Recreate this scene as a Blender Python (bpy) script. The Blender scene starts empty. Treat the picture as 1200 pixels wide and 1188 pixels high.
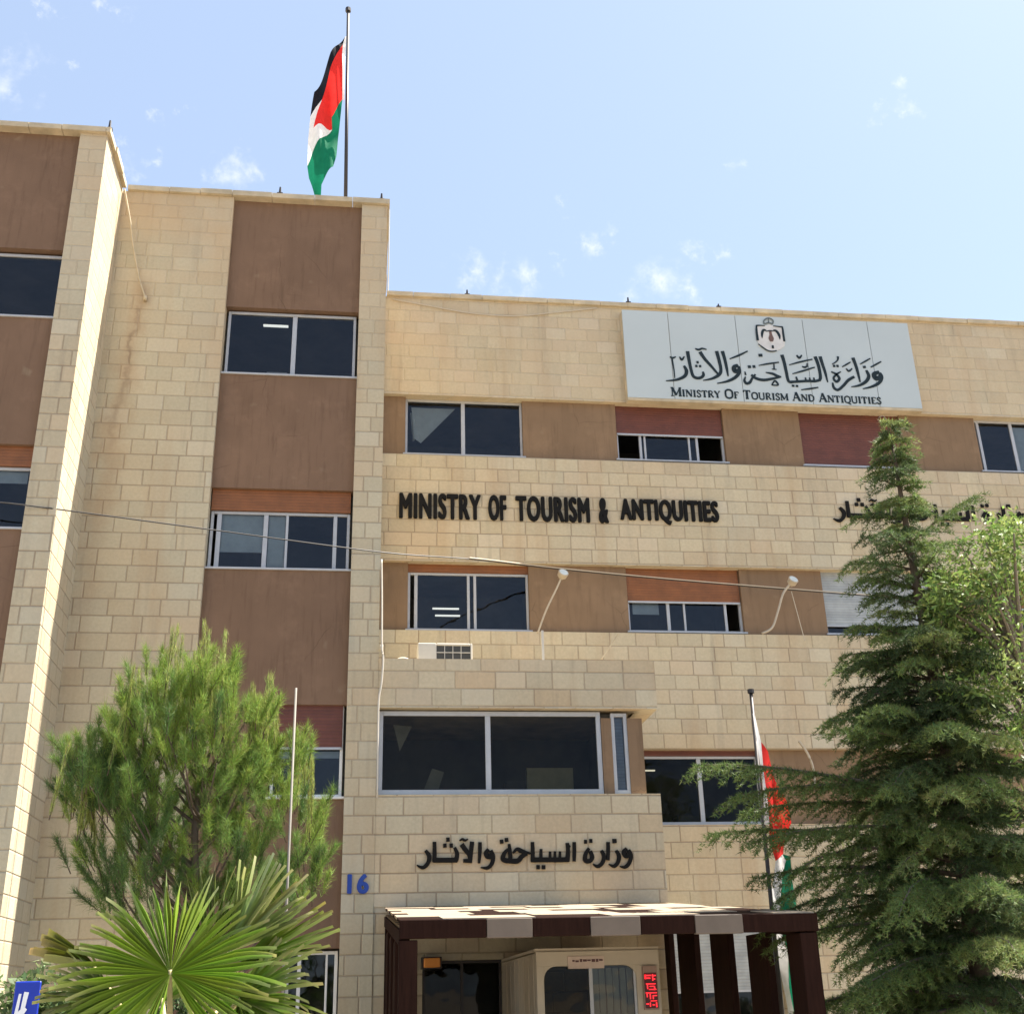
import bpy, bmesh, math, random
import numpy as np
from mathutils import Vector, Matrix, noise
import mathutils.geometry as mgeo

random.seed(7)
RNG = np.random.default_rng(11)
scene = bpy.context.scene
C = scene.collection

# ---------------------------------------------------------------- camera
R_ = Vector((0.9918406375911021, -0.1250752698618913, -0.024664275619833777))
U_ = Vector((-0.02620553685866682, -0.38936829176273174, 0.9207092935382597))
F_ = Vector((0.12476145021930898, 0.9125505521551928, 0.38946895935417963))
cam = bpy.data.cameras.new('camera')
cam.sensor_fit = 'HORIZONTAL'
cam.sensor_width = 36.0
cam.lens = 1374.98 / 1200 * 36
cam.clip_start = 0.05
cam.clip_end = 5000
cam_o = bpy.data.objects.new('camera', cam)
cam_o.matrix_world = Matrix(((R_.x, U_.x, -F_.x, 0), (R_.y, U_.y, -F_.y, 0), (R_.z, U_.z, -F_.z, 1.6), (0, 0, 0, 1)))
C.objects.link(cam_o)
scene.camera = cam_o

# ---------------------------------------------------------------- sun, sky, exposure
SUN_EL = math.radians(61)
SUN_AZ = math.radians(9.5)           # angle from +X towards +Y (behind the facade plane)
sv = Vector((math.cos(SUN_EL) * math.cos(SUN_AZ), math.cos(SUN_EL) * math.sin(SUN_AZ), math.sin(SUN_EL)))
sl = bpy.data.lights.new('sun', 'SUN')
sl.energy = 4.6
sl.angle = math.radians(0.5)
sl.color = (1.0, 0.93, 0.82)
so = bpy.data.objects.new('sun', sl)
so.rotation_euler = sv.to_track_quat('Z', 'Y').to_euler()
so.location = (30, 10, 40)
C.objects.link(so)
SKY_STRENGTH = 0.10
scene.view_settings.view_transform = 'Standard'
scene.view_settings.look = 'None'
scene.view_settings.gamma = 1.0
scene.view_settings.use_curve_mapping = False
scene.view_settings.exposure = 1.8
SUN_ROT = math.pi / 2 - SUN_AZ

CALLIGRAPHY = [([(10.403,13.341),(10.286,13.278),(10.304,13.186),(10.394,13.213),(10.417,13.295)],[0.051,0.0782,0.085,0.068,0.051]),([(10.41,13.318),(10.437,13.215),(10.363,13.084),(10.188,12.984),(9.988,12.925)],[0.0442,0.0578,0.0544,0.0408,0.0136]),([(10.235,13.438),(10.365,13.515),(10.483,13.584)],[0.0204,0.0306,0.0204]),([(10.069,13.431),(10.129,13.445)],[0.0408,0.0408]),([(10.128,13.363),(10.161,13.225),(10.077,13.094),(9.925,13.002),(9.75,12.96)],[0.0374,0.0578,0.0544,0.0408,0.0136]),([(10.02,13.503),(10.138,13.574),(10.256,13.646)],[0.017,0.0272,0.0204]),([(9.88,13.644),(9.912,13.493),(9.938,13.308),(9.954,13.082)],[0.0578,0.051,0.0442,0.0238]),([(9.848,13.2),(9.708,13.112),(9.571,12.968),(9.453,12.878),(9.375,12.925),(9.364,13.039)],[0.0442,0.051,0.0476,0.0442,0.0442,0.0272]),([(9.369,13.293),(9.471,13.236),(9.521,13.139),(9.448,13.066),(9.399,13.145),(9.476,13.24),(9.576,13.303)],[0.0238,0.0408,0.0442,0.0442,0.0374,0.034,0.017]),([(9.7,13.385),(9.749,13.327),(9.829,13.391)],[0.0204,0.034,0.0204]),([(9.62,13.419),(9.718,13.479),(9.816,13.54)],[0.017,0.0272,0.0204]),([(9.424,13.431),(9.473,13.433)],[0.0408,0.0408]),([(9.499,13.434),(9.546,13.436)],[0.0408,0.0408]),([(9.562,13.659),(9.547,13.581),(9.489,13.52),(9.415,13.474)],[0.0374,0.0272,0.0204,0.0136]),([(9.176,13.641),(9.205,13.46),(9.237,13.276),(9.261,13.046)],[0.0578,0.051,0.0442,0.0204]),([(9.069,13.635),(9.106,13.478),(9.124,13.294),(9.113,13.12),(9.036,13.064)],[0.0578,0.0544,0.051,0.051,0.0408]),([(9.113,13.09),(8.983,13.057),(8.836,13.055),(8.623,13.031),(8.443,13.014)],[0.0442,0.0442,0.0442,0.0442,0.0442]),([(8.983,13.057),(8.977,13.139)],[0.0306,0.0238]),([(8.894,13.053),(8.888,13.135)],[0.0306,0.0238]),([(8.805,13.049),(8.799,13.131)],[0.0306,0.0238]),([(8.624,13.04),(8.605,13.141)],[0.0374,0.0272]),([(8.365,13.641),(8.393,13.468),(8.412,13.237),(8.435,13.032),(8.538,13.018)],[0.0578,0.0544,0.051,0.0476,0.0408]),([(8.49,12.932),(8.544,12.929)],[0.0374,0.0374]),([(8.573,12.931),(8.623,12.928)],[0.0374,0.0374]),([(8.673,12.846),(8.855,12.877),(9.044,12.917)],[0.0136,0.0306,0.0204]),([(8.491,13.41),(8.722,13.488),(9.003,13.567)],[0.0136,0.0289,0.0204]),([(8.679,13.649),(8.726,13.586),(8.789,13.654)],[0.0238,0.0374,0.0238]),([(8.536,13.206),(8.759,13.281),(9.029,13.382)],[0.0136,0.0306,0.0204]),([(8.762,13.388),(8.817,13.372),(8.884,13.403)],[0.0204,0.034,0.0238]),([(8.87,13.407),(8.878,13.468)],[0.0238,0.017]),([(7.976,13.213),(8.119,13.189),(8.198,13.147),(8.29,13.126)],[0.017,0.0408,0.0442,0.0204]),([(8.29,13.126),(8.128,13.082),(7.915,13.036),(7.752,13.07),(7.667,13.146)],[0.0238,0.0408,0.0476,0.0476,0.0374]),([(8.069,12.929),(8.147,13.028),(8.202,12.935),(8.069,12.929)],[0.0204,0.0306,0.0272,0.0204]),([(7.847,13.368),(8.041,13.414),(8.281,13.462)],[0.0136,0.0289,0.0204]),([(8.171,13.415),(8.16,13.283)],[0.0204,0.0238]),([(8.115,13.297),(8.211,13.293)],[0.017,0.017]),([(7.753,13.157),(7.677,13.066),(7.618,12.968),(7.543,12.942),(7.509,13.008),(7.539,13.094)],[0.0306,0.0374,0.0476,0.0476,0.0408,0.0204]),([(7.54,13.209),(7.547,13.133)],[0.0204,0.0306]),([(7.615,13.325),(7.678,13.332)],[0.0476,0.0476]),([(7.714,13.334),(7.773,13.339)],[0.0476,0.0476]),([(7.869,13.605),(7.949,13.609)],[0.051,0.051]),([(7.411,13.356),(7.322,13.302),(7.334,13.215),(7.413,13.237),(7.426,13.306)],[0.0476,0.0714,0.0782,0.0612,0.0476]),([(7.418,13.329),(7.426,13.203),(7.33,13.073),(7.155,12.974),(6.933,12.914)],[0.0442,0.0578,0.0544,0.0408,0.0136]),([(7.252,13.492),(7.444,13.58),(7.648,13.692)],[0.017,0.034,0.0204]),([(7.115,13.666),(7.147,13.477),(7.168,13.271),(7.179,13.089)],[0.0578,0.051,0.0442,0.0204]),([(6.994,13.66),(7.022,13.471),(7.043,13.243),(7.0,13.122),(6.851,13.024),(6.651,12.97)],[0.0578,0.0544,0.051,0.0544,0.0408,0.0136]),([(6.643,13.626),(6.728,13.469),(6.847,13.307),(6.969,13.134)],[0.0578,0.051,0.0442,0.034]),([(6.552,13.698),(6.622,13.674),(6.697,13.705),(6.789,13.687)],[0.0204,0.034,0.0306,0.017]),([(6.663,13.168),(6.668,13.088),(6.605,13.029),(6.523,13.018),(6.455,13.06),(6.425,13.191),(6.402,13.396),(6.386,13.625)],[0.0306,0.0476,0.0476,0.0476,0.0476,0.0476,0.051,0.0578]),([(6.516,13.293),(6.564,13.296)],[0.0408,0.0408]),([(6.596,13.293),(6.642,13.295)],[0.0408,0.0408]),([(6.55,13.38),(6.596,13.382)],[0.0408,0.0408]),([(6.284,13.287),(6.325,13.175),(6.28,13.052),(6.109,12.961),(5.887,12.926)],[0.0374,0.0578,0.0544,0.0408,0.0136]),([(6.047,13.459),(6.058,13.333),(6.07,13.174),(6.071,12.993)],[0.0306,0.0238,0.0204,0.0136]),([(6.008,13.48),(6.068,13.458),(6.132,13.488)],[0.0238,0.0306,0.017]),([(6.21,13.49),(6.25,13.425),(6.31,13.501)],[0.0204,0.0374,0.0204])]
ENTRANCE_TEXT = [[([(3.894,3.627),(3.85,3.579),(3.879,3.527),(3.929,3.55),(3.918,3.606)],[0.0441,0.0647,0.0735,0.0647,0.05]),([(3.918,3.606),(3.95,3.529),(3.922,3.432),(3.859,3.371),(3.779,3.379)],[0.05,0.0588,0.0559,0.05,0.0147]),([(3.734,3.601),(3.774,3.524),(3.751,3.434),(3.692,3.383),(3.618,3.411)],[0.0441,0.0588,0.0559,0.05,0.0147]),([(3.691,3.733),(3.75,3.733)],[0.0588,0.0588]),([(3.624,3.719),(3.62,3.602),(3.609,3.466)],[0.05,0.0529,0.0441]),([(3.518,3.603),(3.554,3.519),(3.523,3.43),(3.456,3.383),(3.385,3.416)],[0.0441,0.0588,0.0559,0.05,0.0147]),([(3.341,3.635),(3.287,3.557),(3.275,3.474),(3.332,3.455),(3.382,3.507),(3.354,3.597)],[0.0441,0.0559,0.0617,0.0617,0.0588,0.05]),([(3.273,3.727),(3.314,3.727)],[0.0529,0.0529]),([(3.35,3.738),(3.394,3.737)],[0.0529,0.0529])],[([(3.127,3.723),(3.124,3.593),(3.115,3.455)],[0.05,0.0529,0.0441]),([(3.025,3.712),(3.032,3.608),(3.017,3.463)],[0.05,0.0559,0.0647]),([(3.024,3.694),(3.063,3.649)],[0.0441,0.0294]),([(3.044,3.481),(2.885,3.48),(2.683,3.482),(2.489,3.484)],[0.0676,0.0676,0.0676,0.0676]),([(2.906,3.471),(2.915,3.595)],[0.0441,0.0323]),([(2.834,3.472),(2.843,3.596)],[0.0441,0.0323]),([(2.762,3.473),(2.771,3.594)],[0.0441,0.0323]),([(2.632,3.474),(2.641,3.632)],[0.05,0.0382]),([(2.518,3.729),(2.52,3.599),(2.513,3.462)],[0.05,0.0559,0.0588]),([(2.565,3.382),(2.613,3.381)],[0.0559,0.0559]),([(2.642,3.381),(2.694,3.38)],[0.0559,0.0559]),([(2.235,3.581),(2.293,3.631),(2.364,3.603),(2.486,3.569)],[0.0265,0.0529,0.0588,0.0206]),([(2.435,3.57),(2.362,3.532),(2.296,3.471),(2.175,3.472)],[0.05,0.0647,0.0706,0.0647]),([(2.18,3.706),(2.192,3.602),(2.196,3.472)],[0.0382,0.05,0.0647]),([(2.179,3.644),(2.113,3.582),(2.087,3.501),(2.153,3.473),(2.197,3.493)],[0.0382,0.0559,0.0676,0.0676,0.0647]),([(2.049,3.736),(2.098,3.741)],[0.0559,0.0559]),([(2.121,3.76),(2.17,3.765)],[0.0559,0.0559])],[([(1.885,3.635),(1.846,3.585),(1.877,3.534),(1.927,3.557),(1.914,3.612)],[0.0441,0.0647,0.0735,0.0647,0.05]),([(1.914,3.619),(1.948,3.536),(1.929,3.441),(1.867,3.381),(1.768,3.386)],[0.05,0.0588,0.0559,0.05,0.0147]),([(1.763,3.733),(1.758,3.593),(1.745,3.446)],[0.05,0.0529,0.0353]),([(1.649,3.742),(1.633,3.608),(1.613,3.472)],[0.0617,0.0617,0.0647]),([(1.498,3.708),(1.544,3.643),(1.607,3.56),(1.623,3.485)],[0.0676,0.0647,0.0588,0.0588]),([(1.521,3.481),(1.646,3.477)],[0.05,0.0559]),([(1.47,3.757),(1.51,3.779),(1.546,3.76),(1.592,3.778)],[0.0176,0.0323,0.0323,0.0176]),([(1.398,3.665),(1.434,3.576),(1.415,3.481)],[0.0412,0.0588,0.0676]),([(1.436,3.493),(1.267,3.492),(1.095,3.494)],[0.0676,0.0676,0.0676]),([(1.112,3.744),(1.115,3.613),(1.112,3.469)],[0.0529,0.0559,0.0588]),([(1.237,3.691),(1.285,3.693)],[0.0559,0.0559]),([(1.327,3.69),(1.375,3.692)],[0.0559,0.0559]),([(1.279,3.773),(1.33,3.775)],[0.0559,0.0559]),([(0.985,3.628),(1.039,3.548),(1.022,3.458),(0.951,3.395),(0.863,3.429)],[0.0441,0.0617,0.0588,0.05,0.0147])]]
EMBLEM = {'mantle':[(7.903,14.294),(8.096,14.31),(8.174,14.35),(8.277,14.313),(8.423,14.291),(8.443,14.144),(8.461,13.944),(8.445,13.849),(8.363,13.78),(8.262,13.734),(8.165,13.712),(8.082,13.725),(7.983,13.779),(7.896,13.845),(7.878,13.973),(7.88,14.138)],'lining':[([(8.074,14.309),(7.915,14.306),(7.896,14.281),(7.886,14.138),(7.888,13.95)],[0.02,0.03,0.035,0.045,0.05]),([(8.255,14.312),(8.424,14.297),(8.449,14.287),(8.449,14.108),(8.452,13.955)],[0.02,0.03,0.035,0.045,0.045]),([(7.888,13.868),(7.984,13.785),(8.081,13.719),(8.175,13.709),(8.262,13.728)],[0.02,0.025,0.025,0.025,0.02])],'crown':[([(8.068,14.35),(8.068,14.421),(8.114,14.472),(8.175,14.497),(8.232,14.478),(8.269,14.432),(8.252,14.36)],[0.02,0.03,0.03,0.03,0.03,0.03,0.02]),([(8.08,14.356),(8.168,14.385),(8.245,14.359)],[0.03,0.03,0.03]),([(8.175,14.493),(8.166,14.385)],[0.02,0.02])],'wing':[([(8.093,14.191),(8.041,14.206),(8.009,14.157),(7.991,14.085),(7.988,14.014)],[0.03,0.05,0.055,0.045,0.015]),([(8.243,14.204),(8.296,14.201),(8.337,14.15),(8.361,14.08),(8.362,13.998)],[0.03,0.05,0.055,0.05,0.015])],'body':[([(8.176,14.177),(8.179,14.094),(8.178,14.012),(8.181,13.941)],[0.05,0.06,0.11,0.06])],'scroll':[([(8.091,14.173),(8.167,14.195),(8.241,14.187)],[0.02,0.025,0.02]),([(8.191,13.848),(8.188,13.777)],[0.04,0.05])]}
SIGN_TEXT = [(5.969,12.585),(10.351,12.59),(5.984,12.774)]
FLAG = {'black':[(-0.62,19.131),(-0.875,18.53),(-1.151,17.612),(-1.196,16.988),(-1.104,17.242),(-1.0,17.479),(-0.865,18.23),(-0.653,18.899)],'red':[(-0.653,18.899),(-0.865,18.23),(-1.0,17.479),(-1.067,17.122),(-1.132,16.741),(-0.791,16.85),(-0.812,17.185),(-0.616,17.417),(-0.629,18.039),(-0.655,18.551)],'white':[(-1.0,17.479),(-1.104,17.242),(-1.196,16.988),(-1.222,16.539),(-1.218,16.001),(-1.126,16.227),(-0.947,16.501),(-0.791,16.85),(-1.132,16.741),(-1.067,17.122)],'green':[(-0.616,17.417),(-0.812,17.185),(-0.791,16.85),(-0.947,16.501),(-1.126,16.227),(-1.218,16.001),(-1.174,15.71),(-1.057,15.3),(-0.939,15.301),(-0.935,15.514),(-0.734,15.842),(-0.688,16.182),(-0.671,16.625)],'band':[(-0.593,19.134),(-0.62,19.131),(-0.653,18.899),(-0.655,18.551),(-0.629,18.039),(-0.616,17.417),(-0.577,17.412),(-0.593,18.255)]}
FLAG_POLE = [(-0.474,17.75,15.225),(-0.575,17.75,19.732)]
FLAG2 = {'white':[(5.036,4.966),(5.081,4.948),(5.114,4.612),(5.093,4.231),(5.09,3.823),(5.081,3.556),(5.033,3.573),(5.06,4.128),(5.051,4.508)],'red':[(5.114,4.612),(5.201,4.49),(5.26,4.127),(5.36,3.821),(5.382,3.587),(5.298,3.422),(5.254,3.225),(5.109,3.129),(5.066,3.358),(5.081,3.556),(5.09,3.823),(5.093,4.231)],'silver':[(5.109,3.129),(5.24,3.226),(5.279,3.144),(5.184,2.935),(5.13,2.713),(5.111,2.492),(5.12,2.274),(5.173,2.089),(5.152,1.695),(5.183,1.397),(5.109,1.399),(5.062,1.787),(5.031,2.214),(5.041,2.714)],'green':[(5.24,3.226),(5.341,3.192),(5.333,2.901),(5.354,2.614),(5.31,2.427),(5.282,2.148),(5.327,1.963),(5.296,1.662),(5.269,1.395),(5.183,1.397),(5.152,1.695),(5.173,2.089),(5.12,2.274),(5.111,2.492),(5.13,2.713),(5.184,2.935),(5.279,3.144)]}
FLAG2_POLE = [(5.057,14.5,5.244),(5.007,14.5,0.0)]
WIRE = [(-5.236,15.7,8.167),(-4.672,15.72,8.141),(-2.191,16.4,8.106),(0.28,17.1,8.079),(1.789,18.6,8.558),(3.555,19.9,8.881),(5.541,19.9,8.721),(7.464,19.85,8.574),(9.769,19.85,8.431)]
ARM1 = [(3.073,19.6,7.569),(3.24,19.6,7.995),(3.44,19.6,8.397),(3.559,19.6,8.658)]
ARM2 = [(7.16,19.6,7.623),(7.365,19.6,7.738),(7.515,19.6,8.063),(7.651,19.6,8.392),(7.84,19.6,8.611)]
ARM3 = [(7.644,19.7,5.705),(7.773,19.7,5.497),(7.847,19.7,5.231),(7.83,19.7,4.866)]
STICK = [(3.764,17.6,6.555),(4.064,17.6,6.977)]
PIPE = [(0.283,17.14,7.981),(0.301,17.14,7.357),(0.315,17.14,6.588),(0.337,17.13,6.414),(0.319,17.13,6.023),(0.285,17.13,5.791),(0.281,17.13,5.386),(0.289,17.13,4.344)]
ROPE = [(-4.204,17.0,14.557),(-4.06,17.1,13.935),(-4.007,17.12,13.64),(-3.914,17.14,13.23),(-3.809,17.16,12.827),(-3.701,17.17,12.539)]
W_MIN = [(0.638,2.162),(2.298,2.642),(2.815,4.227),(4.4,4.586),(4.814,6.744)]
W_AR = [(3.264,3.951),(2.083,3.163),(0.869,1.942)]
PINE = [((-1.87,13.0,3.934),0.832,0.9,0.851),((-2.367,13.0,3.431),0.737,0.8,0.756),((-1.297,13.0,4.189),0.397,0.7,0.643),((-1.681,13.0,4.731),0.321,0.5,0.397),((-0.745,13.0,3.508),0.378,0.55,0.709),((-0.553,13.0,2.64),0.284,0.5,0.454),((-1.963,13.0,2.786),0.756,0.7,0.473),((-1.242,13.0,2.946),0.567,0.6,0.567),((-2.669,13.0,3.829),0.425,0.5,0.425),((-2.112,13.0,4.466),0.425,0.5,0.567)]
PINE_TIPS = [(-2.421,13.0,5.109),(-2.463,13.0,4.85),(-2.011,13.0,5.465),(-1.952,13.0,5.084),(-1.793,13.0,5.35),(-1.722,13.0,5.529),(-1.619,13.0,5.263),(-1.491,13.0,5.442),(-1.55,13.0,5.088),(-1.155,13.0,5.004),(-0.975,13.0,5.035),(-1.03,13.0,4.773),(-2.991,13.0,4.289),(-2.789,13.0,4.372),(-2.812,13.0,4.098),(-0.636,13.0,4.376),(-0.527,13.0,4.097),(-2.145,13.0,4.938)]
POLE3 = [(-0.658,12.2,4.689),(-0.64,12.2,0.0)]
CLOUDS = [((-0.2038,0.6922,0.6924),0.016),((-0.2717,0.7189,0.6398),0.03),((-0.2363,0.7132,0.6599),0.014),((-0.164,0.7471,0.6442),0.012),((-0.1836,0.7648,0.6176),0.016),((-0.1065,0.7767,0.6208),0.022),((-0.2392,0.6933,0.6798),0.012),((0.0857,0.8264,0.5566),0.022),((0.126,0.8209,0.557),0.026),((0.176,0.8004,0.5731),0.02),((0.2006,0.7876,0.5826),0.016),((0.2365,0.8036,0.5462),0.03),((0.2717,0.7802,0.5634),0.016),((0.2499,0.7985,0.5477),0.02),((0.4034,0.6639,0.6297),0.016),((0.3816,0.6778,0.6285),0.012),((0.2879,0.7332,0.6161),0.014),((0.1561,0.7807,0.6051),0.012)]


world = bpy.data.worlds.new('World')
scene.world = world
world.use_nodes = True
wt = world.node_tree
wn, wl = wt.nodes, wt.links
bgn = wn['Background']
sky = wn.new('ShaderNodeTexSky')
sky.sky_type = 'NISHITA'
sky.sun_disc = False
sky.sun_elevation = SUN_EL
sky.sun_rotation = SUN_ROT
sky.altitude = 800
sky.air_density = 1.0
sky.dust_density = 2.2
sky.ozone_density = 1.2
tc = wn.new('ShaderNodeTexCoord')
def wmath(op, a, b=None):
    n = wn.new('ShaderNodeMath'); n.operation = op
    for i, v in enumerate((a, b)):
        if v is None: continue
        if isinstance(v, (int, float)): n.inputs[i].default_value = v
        else: wl.new(v, n.inputs[i])
    return n.outputs[0]
# warp the direction a little so that the clouds get torn edges
nz = wn.new('ShaderNodeTexNoise'); nz.inputs['Scale'].default_value = 26; nz.inputs['Detail'].default_value = 6; nz.inputs['Roughness'].default_value = .62
wl.new(tc.outputs['Generated'], nz.inputs['Vector'])
wob = wn.new('ShaderNodeVectorMath'); wob.operation = 'MULTIPLY_ADD'
wl.new(nz.outputs['Color'], wob.inputs[0]); wob.inputs[1].default_value = (.13, .13, .08); wob.inputs[2].default_value = (-.065, -.065, -.04)
wad = wn.new('ShaderNodeVectorMath'); wad.operation = 'ADD'
wl.new(tc.outputs['Generated'], wad.inputs[0]); wl.new(wob.outputs[0], wad.inputs[1])
mask = None
for d, r in CLOUDS:
    dn = wn.new('ShaderNodeVectorMath'); dn.operation = 'DISTANCE'
    wl.new(wad.outputs[0], dn.inputs[0]); dn.inputs[1].default_value = d
    mr = wn.new('ShaderNodeMapRange'); mr.interpolation_type = 'SMOOTHSTEP'
    wl.new(dn.outputs['Value'], mr.inputs[0])
    mr.inputs[1].default_value = 0.0; mr.inputs[2].default_value = r
    mr.inputs[3].default_value = 1.0; mr.inputs[4].default_value = 0.0
    mask = mr.outputs[0] if mask is None else wmath('MAXIMUM', mask, mr.outputs[0])
nz2 = wn.new('ShaderNodeTexNoise'); nz2.inputs['Scale'].default_value = 70; nz2.inputs['Detail'].default_value = 5
wl.new(tc.outputs['Generated'], nz2.inputs['Vector'])
nr = wn.new('ShaderNodeMapRange'); wl.new(nz2.outputs['Fac'], nr.inputs[0]); nr.inputs[1].default_value = .30; nr.inputs[2].default_value = .72
mask = wmath('MULTIPLY', wmath('MULTIPLY', wmath('POWER', mask, 1.3), nr.outputs[0]), .68)
mixc = wn.new('ShaderNodeMixRGB')
veil = wn.new('ShaderNodeMixRGB'); veil.inputs[0].default_value = .58   # thin even veil of high haze over the blue
wl.new(sky.outputs[0], veil.inputs[1]); veil.inputs[2].default_value = (1.76, 2.12, 2.65, 1)
wl.new(mask, mixc.inputs[0]); wl.new(veil.outputs[0], mixc.inputs[1]); mixc.inputs[2].default_value = (3.6, 3.65, 3.7, 1)
wl.new(mixc.outputs[0], bgn.inputs['Color'])
bgn.inputs['Strength'].default_value = SKY_STRENGTH

# ---------------------------------------------------------------- materials
def new_mat(name):
    m = bpy.data.materials.new(name); m.use_nodes = True
    nt = m.node_tree
    return m, nt, nt.nodes['Principled BSDF'], nt.nodes['Material Output']
class NB:
    def __init__(s, nt): s.nt, s.n, s.l = nt, nt.nodes, nt.links
    def put(s, sock, v):
        if hasattr(v, 'is_output'): s.l.new(v, sock)
        else: sock.default_value = v
    def math(s, op, a, b=None, c=None, clamp=False):
        n = s.n.new('ShaderNodeMath'); n.operation = op; n.use_clamp = clamp
        for i, v in enumerate((a, b, c)):
            if v is not None: s.put(n.inputs[i], v)
        return n.outputs[0]
    def vmath(s, op, a, b=None):
        n = s.n.new('ShaderNodeVectorMath'); n.operation = op
        s.put(n.inputs[0], a)
        if b is not None: s.put(n.inputs[1], b)
        return n.outputs[0]
    def noise(s, vec, scale, detail=3, rough=.55):
        n = s.n.new('ShaderNodeTexNoise'); s.l.new(vec, n.inputs['Vector'])
        n.inputs['Scale'].default_value = scale; n.inputs['Detail'].default_value = detail; n.inputs['Roughness'].default_value = rough
        return n.outputs['Fac']
    def rng(s, v, a, b, c=0., d=1., smooth=False):
        n = s.n.new('ShaderNodeMapRange'); n.interpolation_type = 'SMOOTHSTEP' if smooth else 'LINEAR'
        s.put(n.inputs[0], v)
        for i, q in enumerate((a, b, c, d)): n.inputs[i + 1].default_value = q
        return n.outputs[0]
    def mix(s, f, a, b, mode='MIX'):
        n = s.n.new('ShaderNodeMixRGB'); n.blend_type = mode
        s.put(n.inputs[0], f)
        for i, v in ((1, a), (2, b)):
            s.put(n.inputs[i], (*v, 1) if isinstance(v, tuple) and len(v) == 3 else v)
        return n.outputs[0]
    def ramp(s, f, stops):
        n = s.n.new('ShaderNodeValToRGB'); s.l.new(f, n.inputs[0])
        e = n.color_ramp.elements
        while len(e) < len(stops): e.new(.5)
        for el, (p, c) in zip(e, stops): el.position = p; el.color = (*c, 1)
        return n.outputs[0]
    def bump(s, h, strength, dist=.01):
        n = s.n.new('ShaderNodeBump'); n.inputs['Strength'].default_value = strength; n.inputs['Distance'].default_value = dist
        s.l.new(h, n.inputs['Height']); return n.outputs[0]

def simple(name, col, rough=.6, metal=0., vary=.12, scale=6., bump=0., spec=.4):
    m, nt, b, o = new_mat(name); nb = NB(nt)
    geo = nt.nodes.new('ShaderNodeNewGeometry')
    f = nb.noise(geo.outputs['Position'], scale, 4)
    lo = tuple(max(0, c * (1 - vary)) for c in col); hi = tuple(min(1, c * (1 + vary)) for c in col)
    nt.links.new(nb.mix(nb.rng(f, .3, .7), lo, hi), b.inputs['Base Color'])
    b.inputs['Roughness'].default_value = rough; b.inputs['Metallic'].default_value = metal
    b.inputs['Specular IOR Level'].default_value = spec
    if bump:
        nt.links.new(nb.bump(nb.noise(geo.outputs['Position'], scale * 8, 4), bump), b.inputs['Normal'])
    return m

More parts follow.
